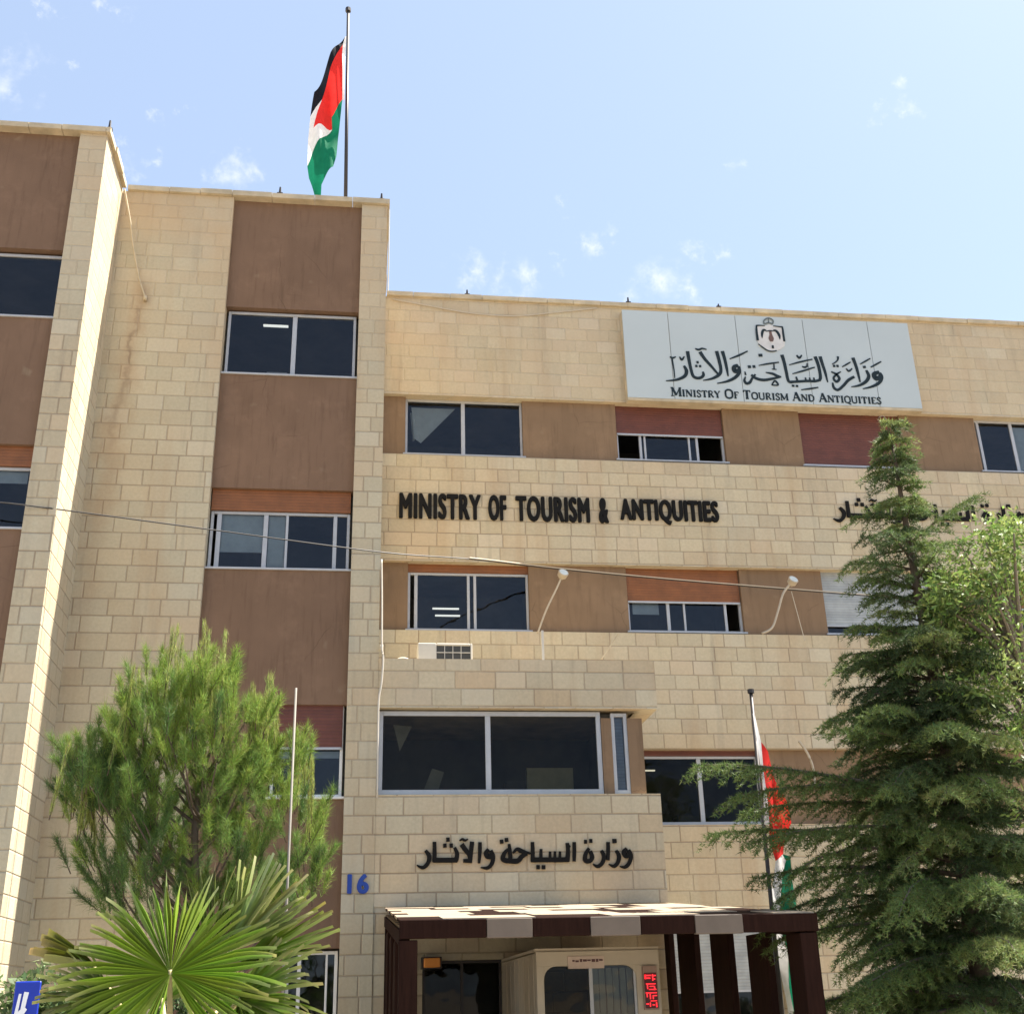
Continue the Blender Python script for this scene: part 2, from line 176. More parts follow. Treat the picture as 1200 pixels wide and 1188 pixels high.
COURSE = .265
def stone_mat(name, phase, stops, length=.44, seed=0., stain=.5, joint=1.0, extra=None):
    m, nt, b, o = new_mat(name); nb = NB(nt)
    geo = nt.nodes.new('ShaderNodeNewGeometry'); P = geo.outputs['Position']
    sp = nt.nodes.new('ShaderNodeSeparateXYZ'); nt.links.new(P, sp.inputs[0])
    X, Y, Z = sp.outputs
    u = nb.math('ADD', X, Y)
    wob = nb.math('MULTIPLY', nb.math('SUBTRACT', nb.noise(P, 1.3, 2), .5), .012)
    zz = nb.math('ADD', nb.math('DIVIDE', nb.math('ADD', Z, wob), COURSE), -phase)
    row = nb.math('FLOOR', zz)
    fr = nb.math('FRACT', zz)
    wn_ = nt.nodes.new('ShaderNodeTexWhiteNoise'); wn_.noise_dimensions = '1D'; nt.links.new(row, wn_.inputs['W'])
    ww = nb.math('ADD', nb.math('DIVIDE', u, length), nb.math('ADD', nb.math('MULTIPLY', row, 37.0), nb.math('MULTIPLY', wn_.outputs['Value'], 7.3)))
    ww = nb.math('ADD', ww, seed)
    v1 = nt.nodes.new('ShaderNodeTexVoronoi'); v1.voronoi_dimensions = '1D'; v1.feature = 'F1'
    v2 = nt.nodes.new('ShaderNodeTexVoronoi'); v2.voronoi_dimensions = '1D'; v2.feature = 'DISTANCE_TO_EDGE'
    for v in (v1, v2):
        nt.links.new(ww, v.inputs['W']); v.inputs['Scale'].default_value = 1; v.inputs['Randomness'].default_value = .5
    sc = nt.nodes.new('ShaderNodeSeparateColor'); nt.links.new(v1.outputs['Color'], sc.inputs[0])
    dv = nb.math('MULTIPLY', v2.outputs['Distance'], length)
    dh = nb.math('MULTIPLY', nb.math('MINIMUM', fr, nb.math('SUBTRACT', 1.0, fr)), COURSE)
    dj = nb.math('MINIMUM', dv, dh)
    jm = nb.rng(dj, .002, .017, .72, 0., True)
    # pointing of uneven age: fresher (paler) joints in the top course band
    jv = nb.rng(nb.noise(P, .55, 3), .35, .65, .45, 1.)
    jv = nb.math('MULTIPLY', jv, nb.rng(Z, 10.4, 12.8, 1., .16))
    jm2 = nb.math('MULTIPLY', jm, nb.math('MULTIPLY', jv, joint))
    av = tuple(sum(c[1][i] for c in stops) / len(stops) for i in range(3))
    col = nb.mix(.38, nb.ramp(sc.outputs[0], stops), av)
    big = nb.noise(P, .45, 4, .6)
    col = nb.mix(nb.rng(big, .45, .72, 0., .5), col, (.50, .335, .175))
    col = nb.mix(nb.rng(big, .25, .42, .35, 0.), col, (.44, .40, .315))
    # tooling grain and darker speckle on each block
    g = nb.noise(P, 22, 5, .65)
    col = nb.mix(nb.rng(g, .3, .75, 0., .34), col, (.30, .235, .155))
    col = nb.mix(nb.rng(sc.outputs[2], .90, .93, 0., .2), col, (.60, .55, .45))
    col = nb.mix(nb.rng(sc.outputs[1], .90, .94, 0., .22), col, (.47, .30, .17))
    br = nb.rng(sc.outputs[1], 0, 1, .93, 1.06)
    bc = nt.nodes.new('ShaderNodeCombineColor')
    for i in range(3): nt.links.new(br, bc.inputs[i])
    col = nb.mix(1., col, bc.outputs[0], 'MULTIPLY')
    # vertical weather streaks
    mp = nt.nodes.new('ShaderNodeMapping'); nt.links.new(P, mp.inputs[0]); mp.inputs['Scale'].default_value = (1.5, 1.5, .14)
    st = nb.noise(mp.outputs[0], 1.6, 4, .6)
    col = nb.mix(nb.rng(st, .52, .78, 0., stain), col, (.40, .235, .11))
    st2 = nb.noise(mp.outputs[0], 3.7, 3, .6)
    col = nb.mix(nb.rng(st2, .58, .8, 0., .35), col, (.235, .195, .15))
    hs = nt.nodes.new('ShaderNodeHueSaturation'); hs.inputs['Saturation'].default_value = .86; nt.links.new(col, hs.inputs['Color']); col = nb.mix(1., hs.outputs[0], (1., 1.035, 1.02), 'MULTIPLY')
    col = nb.mix(jm2, col, (.25, .185, .125))
    wash = nb.math('MULTIPLY', nb.rng(Z, 11.5, 13., 0., 1.), nb.rng(nb.noise(P, 1.0, 5, .65), .35, .7, .0, .55))
    col = nb.mix(wash, col, (.53, .41, .27))
    if extra: col = extra(nt, nb, X, Z, P, col)
    nt.links.new(col, b.inputs['Base Color'])
    b.inputs['Roughness'].default_value = .85; b.inputs['Specular IOR Level'].default_value = .2
    h = nb.math('ADD', nb.math('MULTIPLY', jm, -1.0), nb.math('MULTIPLY', g, .5))
    nt.links.new(nb.bump(nb.math('ADD', h, nb.math('MULTIPLY', sc.outputs[2], .5)), .7, .014), b.inputs['Normal'])
    return m

CREAM = [(0., (.55, .435, .265)), (.3, (.58, .475, .305)), (.55, (.55, .455, .30)), (.75, (.57, .435, .285)), (.9, (.53, .44, .30)), (1., (.58, .42, .245))]
GREYC = [(0., (.51, .43, .29)), (.3, (.54, .465, .32)), (.55, (.52, .44, .30)), (.8, (.53, .43, .285)), (1., (.54, .42, .26))]
M = {}
M['stone_main'] = stone_mat('limestone_main', .34, CREAM, .43, 3.1, .5)
def tower_stain(nt, nb, X, Z, P, col):
    # old rusty run-off below the broken rainwater outlet, with a dark core
    n = nb.noise(P, 2.4, 4, .6)
    wx = nb.math('ADD', X, nb.math('MULTIPLY', nb.math('SUBTRACT', n, .5), .5))
    c = nb.math('ABSOLUTE', nb.math('SUBTRACT', wx, nb.math('ADD', -4.50, nb.math('MULTIPLY', Z, .056))))
    m = nb.math('MULTIPLY', nb.rng(c, .0, .30, 1., 0., True), nb.math('MULTIPLY', nb.rng(Z, 5.0, 9.5, 0., 1.), nb.rng(Z, 12.7, 13.0, 1., 0.)))
    col = nb.mix(nb.math('MULTIPLY', m, .30), col, (.33, .18, .085))
    m2 = nb.math('MULTIPLY', nb.rng(c, .0, .08, 1., 0., True), nb.math('MULTIPLY', nb.rng(Z, 9.6, 11., 0., 1.), nb.rng(Z, 12.7, 12.9, 1., 0.)))
    col = nb.mix(nb.math('MULTIPLY', m2, nb.rng(n, .35, .6, .1, .5)), col, (.17, .12, .085))
    top = nb.math('MULTIPLY', nb.rng(Z, 11.5, 14.4, 0., 1.), nb.rng(nb.noise(P, .8, 3), .4, .65, 0., 1.))
    return nb.mix(nb.math('MULTIPLY', top, .35), col, (.52, .33, .17))
M['stone_tower'] = stone_mat('limestone_tower', .545, GREYC, .42, 11.7, .42, extra=tower_stain)
M['stone_wing'] = stone_mat('limestone_wing', .30, GREYC, .42, 23.9, .25)
M['stone_bay'] = stone_mat('limestone_bay', .545, [(0., (.55, .46, .30)), (.35, (.59, .50, .345)), (.6, (.56, .47, .32)), (.8, (.57, .43, .28)), (1., (.56, .39, .21))], .52, 41.3, .3)
def plaster(name, col):
    m, nt, b, o = new_mat(name); nb = NB(nt)
    P = nt.nodes.new('ShaderNodeNewGeometry').outputs['Position']
    f = nb.noise(P, .9, 5, .6)
    c = nb.mix(nb.rng(f, .3, .7), tuple(v * .88 for v in col), tuple(v * 1.1 for v in col))
    sp = nb.noise(P, 3.1, 2, .5)
    c = nb.mix(nb.rng(sp, .70, .80, 0., .45), c, (.30, .23, .155))
    mp = NB(nt).n.new('ShaderNodeMapping'); nt.links.new(P, mp.inputs[0]); mp.inputs['Scale'].default_value = (2.2, 2.2, .2)
    c = nb.mix(nb.rng(nb.noise(mp.outputs[0], 2.1, 4), .5, .8, 0., .3), c, tuple(v * .7 for v in col))
    c = nb.mix(nb.rng(nb.noise(P, 1.7, 6, .7), .54, .64, 0., .3), c, tuple(v * 1.35 for v in col))
    c = nb.mix(nb.rng(nb.noise(mp.outputs[0], 5.3, 5, .65), .52, .74, 0., .5), c, tuple(v * .55 for v in col))
    vc = nt.nodes.new('ShaderNodeTexVoronoi'); vc.feature = 'DISTANCE_TO_EDGE'; vc.inputs['Scale'].default_value = .8; nt.links.new(nb.mix(.12, P, nb.n.new('ShaderNodeTexNoise').outputs['Color']), vc.inputs['Vector'])
    c = nb.mix(nb.math('MULTIPLY', nb.rng(vc.outputs['Distance'], .0, .006, 1., 0.), nb.rng(nb.noise(P, 1.1, 2), .5, .62, 0., .5)), c, tuple(v * .4 for v in col))
    nt.links.new(c, b.inputs['Base Color'])
    b.inputs['Roughness'].default_value = .9; b.inputs['Specular IOR Level'].default_value = .15
    nt.links.new(nb.bump(nb.noise(P, 60, 4), .35, .006), b.inputs['Normal'])
    return m
M['plaster'] = plaster('brown_render', (.196, .124, .082))
M['plaster_main'] = plaster('bounce_lit_render', (.228, .152, .094))  # same render, colour lifted for the warm bounce light on the main block
M['coping'] = simple('coping_stone', (.50, .42, .29), .85, vary=.22, scale=3, bump=.3)
M['frame'] = simple('aluminium_frame', (.43, .44, .455), .45, .2, .06)
M['frame_white'] = simple('white_frame', (.74, .74, .72), .45, 0, .05)
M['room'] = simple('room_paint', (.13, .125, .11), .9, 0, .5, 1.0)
M['blind'] = simple('pale_blind', (.66, .69, .64), .8, 0, .1)
M['paper'] = simple('paper', (.75, .72, .64), .8, 0, .05)
M['black'] = simple('black_letter_metal', (.010, .0095, .009), .7, 0, .1, spec=.12)
M['sign_ink'] = simple('sign_ink', (.02, .032, .04), .7, 0, .05, spec=.12)
M['sign'] = simple('sign_panel', (.465, .52, .525), .5, .05, .05, .5)
M['blue'] = simple('blue_number', (.012, .055, .32), .4, 0, .05)
M['iron'] = simple('dark_iron', (.05, .045, .045), .5, .4, .1)
M['pale_metal'] = simple('pale_painted_metal', (.46, .39, .29), .5, .1, .1)
M['white_plastic'] = simple('white_plastic', (.50, .48, .43), .5, 0, .06)
M['pvc'] = simple('pvc_pipe', (.55, .51, .43), .5, 0, .05)
M['wire'] = simple('cable', (.03, .028, .028), .6, 0, .05)
M['grey_wire'] = simple('pale_cable', (.52, .46, .36), .6, 0, .05)
M['grille'] = simple('dark_grille', (.045, .045, .042), .6, 0, .1)
M['light_board'] = simple('pale_board', (.34, .27, .19), .6, 0, .12, 4, .1)
M['fascia_board'] = simple('shaded_pale_board', (.125, .098, .076), .6, 0, .12, 4, .1)  # same pale boards, colour darkened for the shade on the canopy front
M['cream_metal'] = simple('cream_metal', (.52, .45, .34), .5, 0, .05)
M['orange'] = simple('orange_plastic', (.85, .32, .06), .5, 0, .05)
M['road_blue'] = simple('blue_sign_face', (.006, .03, .36), .4, 0, .04)
M['sign_white'] = simple('white_sign_face', (.78, .80, .84), .5, 0, .03)
def wood(name, col, rough=.55, axis=2):
    m, nt, b, o = new_mat(name); nb = NB(nt)
    P = nt.nodes.new('ShaderNodeNewGeometry').outputs['Position']
    mp = nt.nodes.new('ShaderNodeMapping'); nt.links.new(P, mp.inputs[0])
    s = [9., 9., 9.]; s[axis] = .7; mp.inputs['Scale'].default_value = s
    f = nb.noise(mp.outputs[0], 4, 5, .6)
    nt.links.new(nb.mix(nb.rng(f, .3, .7), tuple(v * .7 for v in col), tuple(v * 1.25 for v in col)), b.inputs['Base Color'])
    b.inputs['Roughness'].default_value = rough; b.inputs['Specular IOR Level'].default_value = .06
    nt.links.new(nb.bump(f, .2, .005), b.inputs['Normal'])
    return m
M['dark_wood'] = wood('dark_stained_wood', (.020, .0085, .006), .75)
def shutter_mat(name, col):
    m, nt, b, o = new_mat(name); nb = NB(nt)
    P = nt.nodes.new('ShaderNodeNewGeometry').outputs['Position']
    sp = nt.nodes.new('ShaderNodeSeparateXYZ'); nt.links.new(P, sp.inputs[0])
    fr = nb.math('FRACT', nb.math('DIVIDE', sp.outputs[2], .052))
    gap = nb.rng(fr, 0., .14, 1., 0., True)
    f = nb.noise(P, 5, 4)
    c = nb.mix(nb.rng(f, .3, .7), tuple(v * .82 for v in col), tuple(v * 1.15 for v in col))
    slat = nt.nodes.new('ShaderNodeTexWhiteNoise'); slat.noise_dimensions = '1D'
    nt.links.new(nb.math('FLOOR', nb.math('DIVIDE', sp.outputs[2], .052)), slat.inputs['W'])
    c = nb.mix(nb.rng(slat.outputs['Value'], 0, 1, 0, .3), c, tuple(v * .6 for v in col))
    c = nb.mix(nb.math('MULTIPLY', gap, .7), c, tuple(v * .3 for v in col))
    nt.links.new(c, b.inputs['Base Color']); b.inputs['Roughness'].default_value = .6
    nt.links.new(nb.bump(nb.math('PINGPONG', fr, .5), .6, .012), b.inputs['Normal'])
    return m
M['shutter_orange'] = shutter_mat('orange_brown_shutter', (.235, .085, .026))
M['shutter_red'] = shutter_mat('maroon_shutter', (.135, .040, .025))
M['shutter_white'] = shutter_mat('white_shutter', (.36, .385, .39))
def glass_mat(name, tint, refl=1.0):
    m, nt, b, o = new_mat(name); nb = NB(nt)
    nt.nodes.remove(b)
    tr = nt.nodes.new('ShaderNodeBsdfTransparent'); tr.inputs[0].default_value = (*tint, 1)
    gl = nt.nodes.new('ShaderNodeBsdfGlossy'); gl.inputs['Color'].default_value = (.85, .9, 1, 1); gl.inputs['Roughness'].default_value = .02
    P = nt.nodes.new('ShaderNodeNewGeometry').outputs['Position']
    nt.links.new(nb.bump(nb.noise(P, .9, 3), .16, .12), gl.inputs['Normal'])
    fr = nt.nodes.new('ShaderNodeFresnel'); fr.inputs[0].default_value = 1.5
    dust = nb.rng(nb.noise(P, 2.3, 4), .4, .8, 0., .012)
    df = nt.nodes.new('ShaderNodeBsdfDiffuse'); df.inputs[0].default_value = (.5, .47, .42, 1)
    mx = nt.nodes.new('ShaderNodeMixShader')
    nt.links.new(nb.math('MULTIPLY', fr.outputs[0], refl), mx.inputs[0]); nt.links.new(tr.outputs[0], mx.inputs[1]); nt.links.new(gl.outputs[0], mx.inputs[2])
    mx2 = nt.nodes.new('ShaderNodeMixShader')
    nt.links.new(dust, mx2.inputs[0]); nt.links.new(mx.outputs[0], mx2.inputs[1]); nt.links.new(df.outputs[0], mx2.inputs[2])
    nt.links.new(mx2.outputs[0], o.inputs[0])
    return m
M['glass'] = glass_mat('tinted_glass', (.52, .57, .62), .95)
M['glass_bay'] = glass_mat('clear_dark_glass', (.42, .42, .36), .30)
def emit(name, col, s):
    m, nt, b, o = new_mat(name)
    b.inputs['Base Color'].default_value = (*col, 1)
    b.inputs['Emission Color'].default_value = (*col, 1); b.inputs['Emission Strength'].default_value = s
    return m
M['lamp'] = emit('fluorescent_tube', (1., .95, .82), .42)
M['led'] = emit('red_led', (.9, .02, .03), .55)
M['led_back'] = simple('led_back', (.10, .004, .006), .4, 0, .1)
def cloth(name, col):
    m, nt, b, o = new_mat(name); nb = NB(nt)
    P = nt.nodes.new('ShaderNodeNewGeometry').outputs['Position']
    f = nb.noise(P, 9, 3)
    c = nb.mix(nb.rng(f, .3, .7), tuple(v * .9 for v in col), tuple(min(1, v * 1.06) for v in col))
    nt.links.new(c, b.inputs['Base Color']); b.inputs['Roughness'].default_value = .8; b.inputs['Specular IOR Level'].default_value = .15
    tl = nt.nodes.new('ShaderNodeBsdfTranslucent'); nt.links.new(c, tl.inputs[0])
    mx = nt.nodes.new('ShaderNodeMixShader'); mx.inputs[0].default_value = .38
    nt.links.new(b.outputs[0], mx.inputs[1]); nt.links.new(tl.outputs[0], mx.inputs[2]); nt.links.new(mx.outputs[0], o.inputs[0])
    return m
M['flag_black'] = cloth('flag_black', (.012, .013, .018)); M['flag_red'] = cloth('flag_red', (.72, .035, .03))
M['flag_white'] = cloth('flag_white', (.80, .80, .80)); M['flag_green'] = cloth('flag_green', (.008, .17, .09))
def leaf_mat(name, trans=.35, rough=.55, spec=.3):
    m, nt, b, o = new_mat(name)
    at = nt.nodes.new('ShaderNodeVertexColor'); at.layer_name = 'tint'
    nt.links.new(at.outputs['Color'], b.inputs['Base Color']); b.inputs['Roughness'].default_value = rough
    b.inputs['Specular IOR Level'].default_value = spec
    tl = nt.nodes.new('ShaderNodeBsdfTranslucent'); nt.links.new(at.outputs['Color'], tl.inputs[0])
    mx = nt.nodes.new('ShaderNodeMixShader'); mx.inputs[0].default_value = trans
    nt.links.new(b.outputs[0], mx.inputs[1]); nt.links.new(tl.outputs[0], mx.inputs[2]); nt.links.new(mx.outputs[0], o.inputs[0])
    return m
M['leaf'] = leaf_mat('leaf')
M['needle'] = leaf_mat('needle', .32, .6, .2)
M['palm'] = leaf_mat('palm_leaf', .42, .42, .4)
def bark(name, col):
    m, nt, b, o = new_mat(name); nb = NB(nt)
    P = nt.nodes.new('ShaderNodeNewGeometry').outputs['Position']
    mp = nt.nodes.new('ShaderNodeMapping'); nt.links.new(P, mp.inputs[0]); mp.inputs['Scale'].default_value = (1, 1, .25)
    f = nb.noise(mp.outputs[0], 22, 5, .65)
    nt.links.new(nb.mix(f, tuple(v * .45 for v in col), tuple(v * 1.4 for v in col)), b.inputs['Base Color'])
    b.inputs['Roughness'].default_value = .95
    nt.links.new(nb.bump(f, .8, .02), b.inputs['Normal'])
    return m
M['bark'] = bark('bark', (.12, .09, .065)); M['bark_pale'] = bark('pale_bark', (.20, .16, .12))
def ground_mat(name, col, scale=.6, tile=0):
    m, nt, b, o = new_mat(name); nb = NB(nt)
    P = nt.nodes.new('ShaderNodeNewGeometry').outputs['Position']
    f = nb.noise(P, scale, 6, .65); g = nb.noise(P, 60, 3)
    c = nb.mix(nb.rng(f, .3, .7), tuple(v * .8 for v in col), tuple(v * 1.15 for v in col))
    c = nb.mix(nb.rng(g, .3, .7, 0, .3), c, tuple(v * .6 for v in col))
    if tile:
        br = nt.nodes.new('ShaderNodeTexBrick'); nt.links.new(P, br.inputs['Vector']); br.inputs['Scale'].default_value = 1
        br.inputs['Brick Width'].default_value = tile; br.inputs['Row Height'].default_value = tile; br.inputs['Mortar Size'].default_value = .006
        c = nb.mix(br.outputs['Fac'], c, tuple(v * .4 for v in col))
    nt.links.new(c, b.inputs['Base Color']); b.inputs['Roughness'].default_value = .9
    nt.links.new(nb.bump(g, .4, .006), b.inputs['Normal'])
    return m

# ---------------------------------------------------------------- mesh helpers
class MB:
    def __init__(s): s.v, s.f, s.m = [], [], []
    def quad(s, a, b, c, d, m=0):
        n = len(s.v); s.v += [a, b, c, d]; s.f.append((n, n + 1, n + 2, n + 3)); s.m.append(m)
    def tri(s, a, b, c, m=0):
        n = len(s.v); s.v += [a, b, c]; s.f.append((n, n + 1, n + 2)); s.m.append(m)
    def box(s, x0, x1, y0, y1, z0, z1, m=0, dz0=0, dz1=0):
        n = len(s.v)   # dz0/dz1: extra height at the y1 end (sloping boards)
        s.v += [(x0, y0, z0), (x1, y0, z0), (x1, y1, z0 + dz0), (x0, y1, z0 + dz0), (x0, y0, z1), (x1, y0, z1), (x1, y1, z1 + dz1), (x0, y1, z1 + dz1)]
        for q in ((3, 2, 1, 0), (4, 5, 6, 7), (0, 1, 5, 4), (1, 2, 6, 5), (2, 3, 7, 6), (3, 0, 4, 7)):
            s.f.append(tuple(n + i for i in q)); s.m.append(m)
        return s
    def tube(s, pts, r, seg=6, m=0, r1=None):
        pts = [Vector(p) for p in pts]; n = len(s.v); k = len(pts)
        for i, p in enumerate(pts):
            d = (pts[min(i + 1, k - 1)] - pts[max(i - 1, 0)])
            d = d.normalized() if d.length > 1e-9 else Vector((0, 0, 1))
            a = d.cross(Vector((0, 0, 1)) if abs(d.z) < .95 else Vector((0, 1, 0))).normalized(); b = d.cross(a)
            rr = r if r1 is None else r + (r1 - r) * i / (k - 1)
            for j in range(seg):
                t = 2 * math.pi * j / seg
                s.v.append(tuple(p + a * math.cos(t) * rr + b * math.sin(t) * rr))
        for i in range(k - 1):
            for j in range(seg):
                s.f.append((n + i * seg + j, n + i * seg + (j + 1) % seg, n + (i + 1) * seg + (j + 1) % seg, n + (i + 1) * seg + j)); s.m.append(m)
        s.f.append(tuple(n + j for j in range(seg))[::-1]); s.m.append(m)
        s.f.append(tuple(n + (k - 1) * seg + j for j in range(seg))); s.m.append(m)
        return s
    def prism(s, poly, y0, y1, m=0):
        """polygon in x,z extruded from y0 (front) to y1"""
        n = len(s.v); k = len(poly)
        area = sum(poly[i][0] * poly[(i + 1) % k][1] - poly[(i + 1) % k][0] * poly[i][1] for i in range(k))
        if area < 0: poly = poly[::-1]
        s.v += [(x, y0, z) for x, z in poly] + [(x, y1, z) for x, z in poly]
        s.f.append(tuple(range(n, n + k))); s.m.append(m)
        for i in range(k):
            j = (i + 1) % k
            s.f.append((n + j, n + i, n + k + i, n + k + j)); s.m.append(m)
        return s
    def obj(s, name, mats, parent=None, smooth=False):
        me = bpy.data.meshes.new(name)
        me.from_pydata([tuple(v) for v in s.v], [], s.f)
        for mm in (mats if isinstance(mats, (list, tuple)) else [mats]): me.materials.append(mm)
        me.polygons.foreach_set('material_index', s.m)
        if smooth: me.polygons.foreach_set('use_smooth', [True] * len(me.polygons))
        me.update()
        o = bpy.data.objects.new(name, me); C.objects.link(o)
        if parent is not None: put_under(o, parent)
        return o
def world_loc(o):
    p = Vector(o.location)
    return p
def put_under(o, parent):
    top = parent
    while top.parent: top = top.parent
    o.parent = parent
    if parent.parent is None:
        o.matrix_parent_inverse = Matrix.Translation(-Vector(parent.location))
def tag(o, label=None, cat=None, group=None, kind=None):
    if label: o['label'] = label
    if cat: o['category'] = cat
    if group: o['group'] = group
    if kind: o['kind'] = kind
    return o
def thing(name, label, cat, loc=(0, 0, 0), group=None):
    o = bpy.data.objects.new(name, None); o.location = loc; o.empty_display_size = .2
    C.objects.link(o); return tag(o, label, cat, group)
def bevel(o, w=.006, seg=1):
    md = o.modifiers.new('bevel', 'BEVEL'); md.width = w; md.segments = seg; md.limit_method = 'ANGLE'; md.angle_limit = math.radians(50)
    return o
def smooth_curve(pts, n=6):
    pts = [Vector(p) for p in pts]; out = []
    for i in range(len(pts) - 1):
        p0 = pts[max(i - 1, 0)]; p1 = pts[i]; p2 = pts[i + 1]; p3 = pts[min(i + 2, len(pts) - 1)]
        for k in range(n):
            t = k / n
            out.append(.5 * ((2 * p1) + (p2 - p0) * t + (2 * p0 - 5 * p1 + 4 * p2 - p3) * t * t + (3 * p1 - p0 - 3 * p2 + p3) * t ** 3))
    out.append(pts[-1]); return out
def ribbon(mb, pts, ws, y0, y1, m=0, n=5):
    """pen stroke in the x,z plane with its own width at each point, given thickness y0..y1"""
    c = smooth_curve([(p[0], p[1], w) for p, w in zip(pts, ws)], n)
    L, Rr = [], []
    for i, p in enumerate(c):
        d = Vector((c[min(i + 1, len(c) - 1)].x - c[max(i - 1, 0)].x, c[min(i + 1, len(c) - 1)].y - c[max(i - 1, 0)].y))
        d = d.normalized() if d.length > 1e-9 else Vector((1, 0))
        h = max(.002, p.z / 2)
        L.append((p.x - d.y * h, p.y + d.x * h)); Rr.append((p.x + d.y * h, p.y - d.x * h))
    k = len(c); nn = len(mb.v)
    mb.v += [(x, y0, z) for x, z in L] + [(x, y0, z) for x, z in Rr] + [(x, y1, z) for x, z in L] + [(x, y1, z) for x, z in Rr]
    for i in range(k - 1):
        mb.f.append((nn + i, nn + k + i, nn + k + i + 1, nn + i + 1)); mb.m.append(m)
        mb.f.append((nn + 2 * k + i, nn + i, nn + i + 1, nn + 2 * k + i + 1)); mb.m.append(m)
        mb.f.append((nn + k + i, nn + 3 * k + i, nn + 3 * k + i + 1, nn + k + i + 1)); mb.m.append(m)
    mb.f.append((nn, nn + 2 * k, nn + 3 * k, nn + k)); mb.m.append(m)
    e = k - 1
    mb.f.append((nn + e, nn + k + e, nn + 3 * k + e, nn + 2 * k + e)); mb.m.append(m)
_font_cache = {}
def glyph_mesh(s):
    """flat triangles of a text in the built-in font (x right, y up)"""
    if s in _font_cache: return _font_cache[s]
    cu = bpy.data.curves.new('text', 'FONT'); cu.body = s; cu.resolution_u = 4; cu.space_character = 1.14 if s.isascii() else 1.0
    o = bpy.data.objects.new('text', cu); C.objects.link(o)
    dg = bpy.context.evaluated_depsgraph_get()
    me = bpy.data.meshes.new_from_object(o.evaluated_get(dg))
    v = [(p.co.x, p.co.y) for p in me.vertices]; f = [tuple(p.vertices) for p in me.polygons]
    bpy.data.objects.remove(o); bpy.data.curves.remove(cu); bpy.data.meshes.remove(me)
    _font_cache[s] = (v, f); return v, f
def letters(name, s, x0, x1, z0, z1, yf, depth, mat, parent, fat=(.02, .008)):
    """raised lettering filling the given rectangle; fattened to a bold face by ring-shifted copies"""
    v, f = glyph_mesh(s)
    xs = [a for a, _ in v]; ys = [b for _, b in v]
    sx = (x1 - x0 - 2 * fat[0]) / (max(xs) - min(xs)); sz = (z1 - z0 - 2 * fat[1]) / (max(ys) - min(ys))
    base = [(x0 + fat[0] + (a - min(xs)) * sx, z0 + fat[1] + (b - min(ys)) * sz) for a, b in v]
    mb = MB(); k = 0
    edges = {}
    for q in f:
        for i in range(len(q)):
            e = (q[i], q[(i + 1) % len(q)]); key = tuple(sorted(e)); edges[key] = edges.get(key, []) + [e]
    rim = [e[0] for e in edges.values() if len(e) == 1]
    ring = [(0, 0)] + ([(math.cos(t) * fat[0], math.sin(t) * fat[1]) for t in [i * math.pi / 6 for i in range(12)]] if fat[0] else [])
    for dx, dz in ring:
        y = yf + k * .0004; k += 1; n = len(mb.v)
        mb.v += [(a + dx, y, b + dz) for a, b in base] + [(a + dx, y + depth, b + dz) for a, b in base]
        for q in f: mb.f.append(tuple(n + i for i in q)); mb.m.append(0)
        N = len(base)
        for a, b in rim: mb.f.append((n + b, n + a, n + N + a, n + N + b)); mb.m.append(0)
    return mb.obj(name, mat, parent)
# ================================================================ ground
g = MB(); g.quad((-400, -400, -.02), (400, -400, -.02), (400, 400, -.02), (-400, 400, -.02))
tag(g.obj('ground', ground_mat('dry_soil', (.34, .27, .19))), kind='structure')
g = MB(); g.box(-60, 60, -9, 3.2, -.10, -.008)
tag(g.obj('road', ground_mat('asphalt', (.075, .073, .07))), kind='structure')
g = MB(); g.box(-60, 60, 3.2, 3.45, -.1, .12)
tag(g.obj('kerb', ground_mat('kerb_concrete', (.42, .40, .36))), kind='structure')
g = MB(); g.box(-60, 60, 3.45, 6.0, -.1, .11)
tag(g.obj('pavement', ground_mat('pavement_tiles', (.40, .35, .28), tile=.4)), kind='structure')
g = MB(); g.box(-8, 16, 6.0, 20.0, -.1, .004)
tag(g.obj('forecourt', ground_mat('forecourt_paving', (.43, .37, .29), tile=.6)), kind='structure')

# ================================================================ the building
YT, YM, YW = 17.23, 20.12, 15.80
TOP = 14.70
B_ = thing('office_building', 'four storey limestone office building with brown render panels and flat roof', 'building', (0, YT, 0))
def part(mb, name, mat, label=None):
    o = mb.obj(name, mat, B_)
    if label: o['label'] = label
    return o
# --- stone of the wing, the tower, the set-back main block and the bay (each a continuous skin with real thickness)
w = MB(); w.box(-4.70, -4.28, YW, YT + 3, 0, TOP)
part(w, 'wall', M['stone_wing'], 'stone pier of the projecting wing, its side in full sun')
w = MB(); w.box(-4.28, -2.40, YT, YT + .35, 0, TOP)
part(w, 'wall', M['stone_tower'], 'plain stone wall with rusty streaks')
w = MB(); w.box(-.18, .27, YT, YM + .4, 0, TOP)
part(w, 'wall', M['stone_tower'], 'narrow stone pier at the corner')
for nm, z0, z1 in (('top', 12.50, TOP), ('text', 9.07, 11.22), ('mid', 5.65, 7.76)):
    w = MB(); w.box(.27, 18, YM, YM + .3, z0, z1)
    part(w, 'wall', M['stone_main'], {'top': 'parapet band of faded stone', 'text': 'stone band that carries the black lettering', 'mid': 'stone band above the first floor windows'}[nm])
w = MB(); w.box(.27, 4.88, YM, YM + .3, 0, 4.35); w.box(7.07, 8.70, YM, YM + .3, 0, 4.35); w.box(10.5, 18, YM, YM + .3, 0, 4.35)
w.box(4.88, 7.07, YM, YM + .3, 2.75, 4.35); w.box(8.70, 10.5, YM, YM + .3, 2.0, 4.35); w.box(4.88, 7.07, YM, YM + .3, 0, .9)
part(w, 'wall', M['stone_main'], 'stone base wall of the main block')
